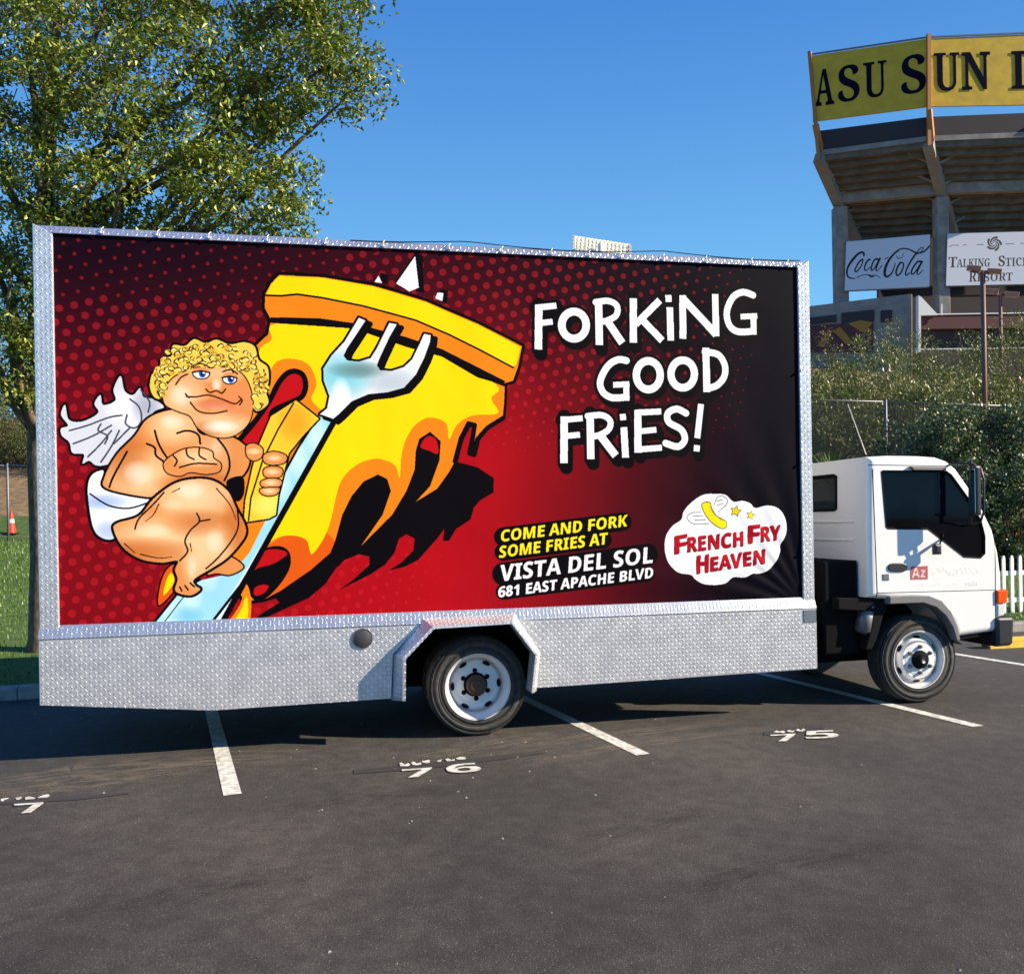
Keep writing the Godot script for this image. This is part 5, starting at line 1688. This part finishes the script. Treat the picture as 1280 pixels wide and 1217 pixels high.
func draw_words(pr: Print, D: Vector2, sd: float, ink: Color) -> void:
	var white := Color(0.97, 0.97, 0.98)
	var px := 2.05 / sd                # widths below are in crop pixels; 2.05 print pixels to a photo pixel, about
	var ring := func(cx: float, cy: float, rx: float, ry: float) -> Array:
		var f: Array = []
		for i in 21:
			var a := TAU * i / 20.0
			f.append(cx + cos(a) * rx)
			f.append(cy + sin(a) * ry)
		return f
	# [points, width, rounded curve?]
	var strokes: Array = [
		[[108, 258, 106, 437], 34, false], [[95, 270, 178, 262], 27, false], [[108, 332, 163, 326], 26, false],
		[ring.call(248, 340, 49, 54), 35, true],
		[[347, 238, 350, 420], 34, false], [[335, 248, 385, 243, 420, 262, 418, 300, 380, 322, 350, 326], 28, true], [[378, 318, 442, 412], 35, false],
		[[486, 232, 486, 410], 34, false], [[592, 240, 496, 336], 32, false], [[515, 312, 602, 402], 33, false],
		[[626, 219, 628, 247], 30, false], [[632, 268, 636, 402], 32, false],
		[[684, 220, 685, 394], 33, false], [[680, 228, 818, 378], 36, false], [[813, 215, 817, 384], 32, false],
		[[965, 220, 925, 208, 885, 228, 860, 285, 870, 340, 905, 366, 968, 364], 31, true], [[968, 378, 967, 300], 29, false], [[982, 303, 915, 306], 26, false],
		[[458, 482, 425, 478, 385, 502, 354, 560, 362, 605, 400, 630, 458, 628], 31, true], [[458, 642, 457, 572], 28, false], [[470, 576, 405, 579], 26, false],
		[ring.call(546, 540, 48, 57), 35, true], [ring.call(684, 535, 47, 55), 35, true],
		[[776, 430, 781, 608], 34, false], [[772, 447, 825, 458, 852, 500, 850, 545, 822, 580, 780, 594], 31, true],
		[[209, 705, 208, 892], 34, false], [[196, 720, 283, 712], 26, false], [[210, 784, 272, 778], 26, false],
		[[313, 692, 316, 876], 34, false], [[303, 704, 360, 700, 393, 722, 388, 756, 350, 780, 322, 784], 28, true], [[350, 776, 416, 862], 36, false],
		[[443, 695, 446, 720], 28, false], [[448, 748, 455, 870], 32, false],
		[[504, 680, 504, 850], 34, false], [[495, 690, 598, 685], 27, false], [[500, 766, 578, 758], 26, false], [[495, 838, 600, 830], 27, false],
		[[697, 692, 660, 675, 625, 692, 628, 728, 678, 758, 692, 798, 665, 826, 615, 812], 31, true],
		[[757, 655, 742, 792], 29, false], [[741, 820, 739, 845], 29, false]]
	for layer in 2:
		for s in strokes:
			var p := pr.pts(s[0], D, sd)
			if s[2]:
				p = Print.smooth(p, false, 4)
			if layer == 0:
				var sh := PackedVector2Array()
				for q in p:
					sh.append(q + Vector2(7, 12))
				pr.stroke(sh, (s[1] + 26) * px, ink)
				pr.stroke(p, (s[1] + 26) * px, ink)
			else:
				pr.stroke(p, s[1] * px, white, false, s[2])
	# address block; crop 2.909 from (600, 590)
	var C := Vector2(600, 590)
	var sc := 2.909
	for b in [[85, 235, 520, 180, 75], [85, 290, 450, 245, 70], [85, 370, 610, 300, 90], [85, 435, 610, 370, 62]]:
		pr.stroke(pr.pts([b[0], b[1], b[2], b[3]], C, sc), b[4] * 2.05 / sc * 1.0, ink)
	for w in [["COME AND FORK", 76, 253, 535, 196, 42, Color(0.98, 0.90, 0.12)], ["SOME FRIES AT", 70, 312, 463, 262, 43, Color(0.98, 0.90, 0.12)], ["VISTA DEL SOL", 72, 398, 627, 330, 60, white], ["681 EAST APACHE BLVD", 66, 456, 628, 384, 39, white]]:
		var ll: Vector2 = C + Vector2(w[1], w[2]) / sc
		var lr: Vector2 = C + Vector2(w[3], w[4]) / sc
		print_text(pr, w[0], "Droid Sans", ll, lr, ll - Vector2(-0.06, 1.0) * w[5] / sc, w[6], 0.6)
	# cloud badge; crop 7.111 from (820, 605)
	var E := Vector2(820, 605)
	var se := 7.111
	var cloud := Print.smooth(pr.pts([78, 530, 95, 450, 150, 370, 228, 315, 250, 240, 320, 160, 420, 95, 520, 85, 620, 95, 690, 155, 770, 148, 840, 170, 888, 212, 980, 190, 1070, 205, 1135, 265, 1165, 360, 1155, 450, 1108, 540, 1108, 600, 1060, 700, 990, 770, 920, 795, 860, 795, 790, 830, 690, 828, 620, 880, 520, 895, 420, 885, 350, 845, 310, 805, 200, 785, 120, 710, 85, 620], E, se), true, 4)
	pr.fill(cloud, Color(0.97, 0.98, 0.98))
	# winged stick and two stars
	var dk := Color(0.15, 0.15, 0.16)
	for l in [[470, 350, 350, 355, 300, 330, 280, 290, 320, 255, 400, 250], [330, 285, 420, 280], [350, 320, 440, 315], [515, 190, 545, 120, 590, 105, 635, 140, 630, 175, 600, 210, 550, 250], [540, 150, 590, 140], [545, 190, 600, 170]]:
		pr.stroke(Print.smooth(pr.pts(l, E, se), false), 2.2, Color(0.45, 0.46, 0.48))
	var stick := Print.smooth(pr.pts([412, 178, 480, 165, 495, 215, 540, 285, 620, 330, 622, 380, 580, 390, 505, 345, 440, 265], E, se), true)
	pr.stroke(stick, 4.5, dk, true)
	pr.fill(stick, Color(0.98, 0.86, 0.10))
	pr.stroke(Print.smooth(pr.pts([480, 200, 520, 265, 600, 330], E, se), false), 2.0, Color(0.6, 0.45, 0.05))
	for s in [[710, 240, 48], [842, 275, 36]]:
		var f: Array = []
		for i in 10:
			var a := TAU * i / 10.0 - 1.35
			var r: float = s[2] * (1.0 if i % 2 == 0 else 0.45)
			f.append(s[0] + cos(a) * r)
			f.append(s[1] + sin(a) * r)
		var sp := pr.pts(f, E, se)
		pr.stroke(sp, 3.0, dk, true)
		pr.fill(sp, Color(0.98, 0.84, 0.10))
	var crim := Color(0.70, 0.06, 0.14)
	for pass_ in 2:
		for w in [["F", 170, 618, 278, 598, 155], ["RENCH", 286, 600, 778, 545, 128], ["F", 825, 525, 928, 512, 155], ["RY", 938, 508, 1110, 490, 128], ["H", 368, 792, 470, 778, 155], ["EAVEN", 490, 772, 972, 700, 125]]:
			var o := Vector2(-6, 8) if pass_ == 0 else Vector2.ZERO
			var ll: Vector2 = E + (Vector2(w[1], w[2]) + o) / se
			var lr: Vector2 = E + (Vector2(w[3], w[4]) + o) / se
			print_text(pr, w[0], "Droid Sans", ll, lr, ll - Vector2(0, w[5]) / se, Color(0.25, 0.03, 0.06) if pass_ == 0 else crim, 1.0)

# ------------------------------------------------------------------ foliage
func foliage(called: String, parent: Node3D, l: float, w: float, spots: PackedVector3Array, cols: Array, droop: float, lo := 0.7, hi := 1.3) -> void:
	var n := spots.size()
	var vs := PackedVector3Array()
	var ns := PackedVector3Array()
	var cs := PackedColorArray()
	var ix := PackedInt32Array()
	vs.resize(n * 4)
	ns.resize(n * 4)
	cs.resize(n * 4)
	ix.resize(n * 6)
	for i in n:
		var b := Basis(Vector3.UP, rng.randf() * TAU) * Basis(Vector3.RIGHT, rng.randf_range(-1.3, 1.3) + droop) * Basis(Vector3.BACK, rng.randf_range(-0.9, 0.9))
		b = b.scaled(Vector3.ONE * rng.randf_range(lo, hi))
		var p := spots[i]
		var k := i * 4
		var nn := b.z.normalized()
		var sx := b.x.normalized() * 0.45
		vs[k] = p
		vs[k + 1] = p + b * Vector3(-w, l * 0.45, w * 0.35 + l * 0.06)
		vs[k + 2] = p + b * Vector3(0, l, -l * 0.12)
		vs[k + 3] = p + b * Vector3(w, l * 0.45, w * 0.35 + l * 0.06)
		ns[k] = nn
		ns[k + 1] = (nn + sx).normalized()
		ns[k + 2] = nn
		ns[k + 3] = (nn - sx).normalized()
		var c: Color = cols[rng.randi() % cols.size()]
		var g := rng.randf_range(0.7, 1.3)
		c = Color(c.r * g, c.g * g, c.b * g)
		for e in 4:
			cs[k + e] = c
		var m := i * 6
		ix[m] = k
		ix[m + 1] = k + 1
		ix[m + 2] = k + 2
		ix[m + 3] = k
		ix[m + 4] = k + 2
		ix[m + 5] = k + 3
	var arr := []
	arr.resize(Mesh.ARRAY_MAX)
	arr[Mesh.ARRAY_VERTEX] = vs
	arr[Mesh.ARRAY_NORMAL] = ns
	arr[Mesh.ARRAY_COLOR] = cs
	arr[Mesh.ARRAY_INDEX] = ix
	var am := ArrayMesh.new()
	am.add_surface_from_arrays(Mesh.PRIMITIVE_TRIANGLES, arr)
	part(called, am, M.leaf, parent)

func in_ball() -> Vector3:
	for k in 20:
		var p := Vector3(rng.randf_range(-1, 1), rng.randf_range(-1, 1), rng.randf_range(-1, 1))
		if p.length() <= 1.0:
			return p
	return Vector3.ZERO

func build_tree() -> void:
	var foot := Vector3(-5.90, 0, -11.55)
	foot.y = hgt(foot.x, foot.z) - 0.03
	var t := thing("shade_tree", "tall leafy green shade tree on the lawn behind the truck's rear corner", "tree", foot)
	# lobes of the crown: pixel, depth, radius in metres
	var lobes: Array = [
		[-150, 120, 12.0, 1.5], [-70, 30, 11.6, 1.5], [40, -40, 11.8, 1.5], [170, -70, 12.0, 1.4], [300, -60, 11.8, 1.2], [400, -40, 11.6, 0.8],
		[50, 60, 11.2, 1.35], [160, 50, 11.0, 1.3], [275, 40, 11.6, 1.25], [375, 40, 11.4, 0.85], [428, 20, 11.6, 0.5], [405, 95, 11.3, 0.55], [448, 108, 11.4, 0.32], [440, 62, 11.7, 0.4],
		[60, 165, 11.0, 1.25], [165, 165, 10.8, 1.2], [265, 140, 11.4, 1.05], [335, 105, 11.7, 0.75], [310, 195, 11.2, 0.62], [352, 150, 11.5, 0.45],
		[50, 260, 11.2, 1.15], [150, 255, 10.9, 1.1], [245, 240, 11.3, 0.95], [320, 255, 11.2, 0.62], [362, 230, 11.4, 0.32], [348, 285, 11.4, 0.36],
		[-40, 330, 11.6, 1.1], [15, 325, 10.8, 0.75], [18, 385, 10.8, 0.6], [-10, 430, 11.0, 0.7], [22, 440, 11.0, 0.42], [30, 480, 11.2, 0.25], [100, 335, 11.6, 0.9], [-60, 220, 11.4, 1.3], [200, 330, 11.8, 0.8]]
	var spots := PackedVector3Array()
	var twigs: Array = []
	for l in lobes:
		var c := at(l[0], l[1], l[2])
		var n := int(l[3] * l[3] * 23.0) + 5
		for i in n:
			var d := in_ball()
			d = d.normalized() * pow(d.length(), 0.6)
			var p: Vector3 = c + d * l[3] * Vector3(1.0, 0.85, 0.95)
			twigs.append([p, c])
			var r := rng.randf_range(0.13, 0.36)
			for k in rng.randi_range(50, 100):
				var e := in_ball()
				spots.append(p + e * Vector3(r * 1.2, r * 0.7, r * 1.2) - t.position)
	foliage("crown", t, 0.072, 0.020, spots, [Color(0.19, 0.26, 0.04), Color(0.14, 0.21, 0.034), Color(0.25, 0.285, 0.05), Color(0.09, 0.155, 0.028), Color(0.36, 0.35, 0.09)], 1.9)
	# trunk, limbs, twigs
	var st := st_new(true)
	var fork := Vector3(0.05, 3.6, 0.05)
	tube(st, PackedVector3Array([Vector3(0, -0.1, 0), Vector3(0, 0.15, 0), Vector3(0.02, 1.2, 0.02), Vector3(-0.02, 2.5, 0), fork, Vector3(0.1, 5.2, 0), Vector3(0.3, 7.5, 0.1), Vector3(0.5, 9.2, 0)]), [0.26, 0.19, 0.155, 0.145, 0.13, 0.10, 0.06, 0.02], 12)
	part("trunk", st_end(st), M.bark, t)
	for l in lobes:
		var c: Vector3 = at(l[0], l[1], l[2]) - t.position
		var start := Vector3(0.05, clampf(c.y - 2.2 - rng.randf() * 0.8, 2.6, 7.5), 0.03)
		var mid := start.lerp(c, 0.5) + Vector3(0, -0.25, 0) + in_ball() * 0.2
		var s := st_new(true)
		tube(s, PackedVector3Array([start, start.lerp(mid, 0.5) + in_ball() * 0.06, mid, mid.lerp(c, 0.6) + in_ball() * 0.08, c]), [0.06, 0.05, 0.038, 0.025, 0.012], 7)
		part("limb", st_end(s), M.bark, t)
	var tw := st_new()
	for q in twigs:
		var b: Vector3 = q[0] - t.position
		var a: Vector3 = (q[1] - t.position).lerp(b, 0.55) + in_ball() * 0.12 - Vector3(0, 0.08, 0)
		tube(tw, PackedVector3Array([a, a.lerp(b, 0.5) + in_ball() * 0.06, b]), [0.007, 0.005, 0.002], 4)
	var o := part("twigs", st_end(tw), M.bark, t)
	o.set_meta("kind", "stuff")

func shrub(called: String, label: String, group: String, where: Vector3, r: Vector3, count: int, leaf: Vector2, cols: Array, clump: float) -> void:
	var o := thing(called, label, "shrub", where, group)
	var spots := PackedVector3Array()
	var st := st_new()
	var clumps := int(count / 60.0)
	for i in clumps:
		var d := in_ball()
		d = d.normalized() * pow(d.length(), 0.45)
		d.y = maxf(d.y, -0.75)
		var p := Vector3(d.x * r.x, r.y * 0.95 + d.y * r.y, d.z * r.z) * rng.randf_range(0.9, 1.08)
		for k in 60:
			spots.append(p + in_ball() * clump)
		if i % 4 == 0:
			tube(st, PackedVector3Array([Vector3(d.x * r.x * 0.15, -0.1, d.z * r.z * 0.15), Vector3(p.x * 0.5, p.y * 0.5, p.z * 0.5), p]), [0.03, 0.018, 0.006], 4)
	foliage("leaves", o, leaf.x, leaf.y, spots, cols, 0.6)
	part("stems", st_end(st), M.bark, o)

func build_shrubs() -> void:
	var glossy := Vector2(0.075, 0.025)
	var fine := Vector2(0.12, 0.016)
	var dark := [Color(0.07, 0.11, 0.04), Color(0.10, 0.14, 0.055), Color(0.045, 0.08, 0.028), Color(0.22, 0.24, 0.15)]
	var olive := [Color(0.12, 0.16, 0.035), Color(0.16, 0.185, 0.045), Color(0.095, 0.125, 0.03), Color(0.17, 0.16, 0.06)]
	var dry := [Color(0.12, 0.085, 0.045), Color(0.09, 0.07, 0.04), Color(0.09, 0.095, 0.035)]
	# clipped evergreen shrubs in front of the chain-link fence: [px, depth, width px, top row]
	var i := 0
	for s in [[1140, 20.5, 66, 520, "beside the bare fence post"], [1186, 20.0, 66, 505, "above the cab's windscreen pillar"], [1236, 20.6, 64, 500, "hiding the brown lamp post's foot"], [1284, 20.0, 60, 496, "beside the paired fence posts"], [1214, 19.0, 70, 575, "low, behind the door mirror"], [1270, 18.8, 66, 570, "low, above the white pickets"], [1160, 19.3, 60, 588, "low, behind the cab roof"]]:
		var x: float = (s[0] - 640.0) / F * s[1]
		var g := Vector3(x, hgt(x, -s[1]), -s[1])
		var top := at(s[0], s[3], s[1]).y
		var ry: float = (top - g.y) * 0.5
		shrub("evergreen_shrub", "dark glossy evergreen shrub in front of the chain-link fence, " + s[4], "dark evergreen shrubs before the fence", g, Vector3(s[2] / F * s[1] * 0.62, ry, 0.9), 8500, glossy, dark, 0.20)
		i += 1
	# feathery olive bushes on the bank behind the fence
	for s in [[1035, 33, 80, 445, "beside the box's front trim"], [1085, 32, 90, 424, "below the gold emblem"], [1135, 34, 90, 412, "below the white stair wall"], [1185, 31, 90, 455, "below the maroon parapet"], [1235, 33, 90, 424, "around the near lamp post"], [1285, 32, 90, 402, "past the far lamp post"], [1060, 28.5, 80, 478, "behind the spiky plant"], [1115, 29, 80, 470, "behind the bare fence post"], [1165, 28.5, 80, 482, "above the cab's door"], [1215, 29, 80, 474, "in front of the near lamp post"], [1265, 28.5, 80, 470, "behind the paired fence posts"], [1010, 30, 80, 470, "hard against the box's front trim"]]:
		var x: float = (s[0] - 640.0) / F * s[1]
		var g := Vector3(x, hgt(x, -s[1]), -s[1])
		var top := at(s[0], s[3], s[1]).y
		var ry := maxf((top - g.y) * 0.5, 0.6)
		shrub("olive_bush", "feathery olive green bush " + ("high on the bank" if s[1] > 30.5 else "just behind the chain-link fence") + ", " + s[4], "olive bushes on the bank", g, Vector3(s[2] / F * s[1] * 0.6, ry, 1.2), 6500, fine, olive, 0.38)
	for s in [[1032, 42, 70, 412, "sparse brownish bush against the painted stadium wall"], [1115, 42, 70, 402, "sparse green bush below the dark wall opening"], [1190, 41, 60, 408, "sparse green bush before the maroon parapet"], [1262, 42, 80, 400, "sparse green bush at the far lamp post"], [1225, 40, 50, 415, "small sparse bush between the two lamp posts"]]:
		var x: float = (s[0] - 640.0) / F * s[1]
		var g := Vector3(x, hgt(x, -s[1]), -s[1])
		var top := at(s[0], s[3], s[1]).y
		shrub("dry_bush", s[4], "dry bushes below the stadium wall", g, Vector3(s[2] / F * s[1] * 0.55, maxf((top - g.y) * 0.5, 0.6), 1.1), 1100, fine, dry if s[0] < 1100 else olive, 0.4)
	# bushes on the far bank at the other end of the truck
	for s in [[8, 38, 95, 372, "tall green bush high on the dry bank beyond the lawn"], [52, 39, 95, 385, "tall green bush on the dry bank behind the tree trunk"], [30, 36, 80, 455, "low green bush on the dry bank beyond the lawn, before a taller one"], [-15, 36, 80, 470, "low green bush at the open end of the bank"], [75, 35, 70, 500, "low green bush on the dry bank behind the tree trunk"]]:
		var x: float = (s[0] - 640.0) / F * s[1]
		var g := Vector3(x, hgt(x, -s[1]), -s[1])
		var top := at(s[0], s[3], s[1]).y
		shrub("bank_bush", s[4], "bushes on the bank beyond the lawn", g, Vector3(s[2] / F * s[1] * 0.6, (top - g.y) * 0.5, 1.3), 6000, fine, olive, 0.45)
	# spiky plant beside the cab roof
	for s in [[1040, 22.0]]:
		var x: float = (s[0] - 640.0) / F * s[1]
		var g := Vector3(x, hgt(x, -s[1]), -s[1])
		var o := thing("spiky_plant", "bright green spiky plant above the cab roof in front of the fence", "plant", g)
		var high := at(s[0], 562, s[1]).y - g.y
		for k in 80:
			var st := st_new()
			var a := rng.randf() * TAU
			var lean := rng.randf_range(0.1, 1.1)
			var d := Vector3(cos(a) * lean, 1.0, sin(a) * lean).normalized()
			var side := d.cross(Vector3(cos(a), 0, sin(a))).cross(d).normalized().cross(d) * 0.035
			var b := d * rng.randf_range(0.2, high * 0.5)
			var m := b + d * 0.35
			var e := m + d * 0.4 + Vector3(cos(a), -0.4, sin(a)) * 0.12
			quad(st, b - side * 0.6, b + side * 0.6, m + side, m - side, Vector3.BACK)
			tri(st, m - side, m + side, e, Vector3.BACK)
			part("leaf", st_end(st), M.spike, o)
		part("stem", tube_mesh([Vector3(0, -0.05, 0), Vector3(0, high * 0.55, 0)], 0.07, 7), M.bark, o)

# ------------------------------------------------------------------ fences
func build_fences() -> void:
	var z := -25.5
	var base := Vector3(0, hgt(0, z), z)
	var f := thing("chain_link_fence", "grey chain-link fence running along the bank behind the shrubs", "fence", base)
	var xs: Array = []
	for k in range(-10, 4):
		xs.append(10.42 + 3.28 * k)
	xs.append(10.42 + 3.28 + 0.12)
	xs.append(-(640.0 - 10.0) / F * 25.5)
	xs.sort()
	var tall := 2.1
	for i in xs.size():
		var h := hgt(xs[i], z)
		rel(f, "post", tube_mesh([Vector3(xs[i], h - 0.1, z), Vector3(xs[i], h + tall + 0.06, z)], 0.035, 8), M.galv)
		if i == xs.size() - 1:
			continue
		var a := Vector3(xs[i], h + tall, z)
		var b := Vector3(xs[i + 1], hgt(xs[i + 1], z) + tall, z)
		rel(f, "top_rail", tube_mesh([a, b], 0.022, 6), M.galv)
		# woven wire: two families of slanting ribbons
		var st := st_new()
		var len := a.distance_to(b)
		var pitch := 0.085
		var n := int((len + tall) / pitch)
		for dir in [-1.0, 1.0]:
			for k in n:
				var c: float = k * pitch - (tall if dir > 0 else 0.0)
				# from (s, y) = (c, 0) going up with slope dir
				var s0 := c
				var s1: float = c + tall * dir
				var y0 := 0.0
				var y1 := tall
				if s0 < 0.0:
					y0 = -s0 / (s1 - s0) * tall
					s0 = 0.0
				if s1 < 0.0:
					y1 = y0 + (tall - y0) * (s0 / (s0 - s1)) if s0 != s1 else tall
					s1 = 0.0
				if s1 > len:
					y1 = y0 + (y1 - y0) * ((len - s0) / (s1 - s0))
					s1 = len
				if s0 > len:
					y0 = y0 + (y1 - y0) * ((s0 - len) / (s0 - s1)) if s0 != s1 else 0.0
					s0 = len
				if absf(s1 - s0) < 0.02:
					continue
				var pa := a.lerp(b, s0 / len) + Vector3(0, y0 - tall, 0.01 * dir)
				var pb := a.lerp(b, s1 / len) + Vector3(0, y1 - tall, 0.01 * dir)
				var w := (pb - pa).normalized().cross(Vector3.BACK) * 0.0023
				quad(st, pa - w, pa + w, pb + w, pb - w, Vector3.BACK)
		rel(f, "wire_mesh", st_end(st), M.wire)
	# white picket fence beyond the bumper
	var p0 := gp(1254, 778)
	var dir := Vector3(kd.x, 0, kd.y)
	var g := p0 + Vector3(0, 0.1, 0)
	var p := thing("picket_fence", "low white picket fence on the grass ahead of the truck", "fence", g)
	for k in 14:
		var s := -0.3 + k * 0.165
		var c := dir * s
		c.y = hgt(g.x + c.x, g.z + c.z) - g.y
		var st := st_new()
		var wv := dir * 0.03
		var th := Vector3(kn.x, 0, kn.y) * 0.011
		var o := PackedVector3Array([c - wv, c + wv, c + wv + Vector3(0, 0.84, 0), c + wv * 0.5 + Vector3(0, 0.895, 0), c - wv * 0.5 + Vector3(0, 0.895, 0), c - wv + Vector3(0, 0.84, 0)])
		for sgn in [-1.0, 1.0]:
			for q in range(1, 5):
				tri(st, o[0] + th * sgn, o[q] + th * sgn, o[q + 1] + th * sgn, th * sgn)
		for q in 6:
			var q2 := (q + 1) % 6
			quad(st, o[q] - th, o[q2] - th, o[q2] + th, o[q] + th, (o[q] + o[q2]) * 0.5 - c - Vector3(0, 0.45, 0))
		part("picket", st_end(st), M.picket, p)
	for y in [0.24, 0.66]:
		part("rail", bar_mesh(dir * -0.4 + Vector3(0, y, 0) + Vector3(kn.x, 0, kn.y) * 0.024, dir * 1.85 + Vector3(0, y, 0) + Vector3(kn.x, 0, kn.y) * 0.024, 0.024, 0.07), M.picket, p)

# ------------------------------------------------------------------ posts, wheel stop, cones
func build_street_things() -> void:
	for l in [[1228.5, 338, 27.2, "tall brown lamp post with two box lamps standing among the bushes", 1.0], [1250.5, 367, 42.0, "slimmer far brown lamp post with two box lamps near the stadium parapet", 1.1]]:
		var top := at(l[0], l[1], l[2])
		var g := Vector3(top.x, hgt(top.x, top.z), top.z)
		var o := thing("lamp_post", l[3], "lamp post", g, "brown lamp posts on the bank")
		var h := top.y - g.y
		part("pole", tube_mesh([Vector3(0, -0.1, 0), Vector3(0, h, 0)], 0.07 * l[4], 10), M.brown_post, o)
		part("arm", bar_mesh(Vector3(-0.35, h - 0.02, 0.06), Vector3(0.35, h - 0.06, -0.06), 0.08, 0.08), M.brown_post, o)
		var k: float = l[2] / 36.0 * 0.95
		for s in [-1.0, 1.0]:
			var head := part("lamp_head", box_mesh(Vector3(-0.26, -0.10, -0.2) * k, Vector3(0.26, 0.10, 0.2) * k, 0.02), M.lamp_box, o)
			head.position = Vector3(s * 0.42 * k + 0.05, h + (0.10 if s < 0 else -0.04) * k, 0)
			head.rotation = Vector3(0.15, -0.35, -0.18)
			var lens_p := part("lens", box_mesh(Vector3(-0.20, -0.012, -0.15) * k, Vector3(0.20, 0.0, 0.15) * k), M.lens, head)
			lens_p.position = Vector3(0, -0.10 * k, 0)
	# yellow concrete wheel stop at the foot of the fence
	var a := gp(1239, 811)
	var b := gp(1330, 806)
	var w := thing("wheel_stop", "yellow painted concrete wheel stop on the asphalt ahead of the bumper", "wheel stop", a)
	var st := st_new()
	var d := (b - a).normalized()
	var n := Vector3(-d.z, 0, d.x)
	if n.z < 0:
		n = -n
	var sec := [[0.0, 0.0], [-0.02, 0.09], [-0.05, 0.12], [-0.13, 0.12], [-0.16, 0.09], [-0.18, 0.0]]
	for i in 5:
		quad(st, n * sec[i][0] + Vector3(0, sec[i][1], 0), n * sec[i + 1][0] + Vector3(0, sec[i + 1][1], 0), d * 1.8 + n * sec[i + 1][0] + Vector3(0, sec[i + 1][1], 0), d * 1.8 + n * sec[i][0] + Vector3(0, sec[i][1], 0), n * (2 - i) + Vector3.UP)
	for e in [Vector3.ZERO, d * 1.8]:
		for i in range(1, 5):
			tri(st, e + n * sec[0][0], e + n * sec[i][0] + Vector3(0, sec[i][1], 0), e + n * sec[i + 1][0] + Vector3(0, sec[i + 1][1], 0), -d if e == Vector3.ZERO else d)
	part("block", st_end(st), M.yellow, w)
	part("end_cap", box_mesh(Vector3(-0.035, 0.0, -0.17), Vector3(0.0, 0.1, 0.0), 0.01), M.rust, w)
	# orange marker beyond the lawn
	for c in [[14, 26.6]]:
		var x: float = (c[0] - 640.0) / F * c[1]
		var g := Vector3(x, hgt(x, -c[1]), -c[1])
		var o := thing("traffic_cone", "orange traffic cone behind the chain-link fence past the lawn", "cone", g)
		part("base", box_mesh(Vector3(-0.17, 0, -0.17), Vector3(0.17, 0.04, 0.17), 0.01), M.black, o)
		var body := part("body", lathe_mesh([Vector2(0.125, 0.0), Vector2(0.03, 0.6), Vector2(0.022, 0.62), Vector2(0, 0.62)], Vector3.ZERO, 20), M.cone, o)
		body.position.y = 0.04
		body.rotation.x = -PI / 2
		var band := part("band", lathe_mesh([Vector2(0.084, 0.29), Vector2(0.066, 0.4)], Vector3.ZERO, 20), M.picket, o)
		band.position.y = 0.04
		band.rotation.x = -PI / 2
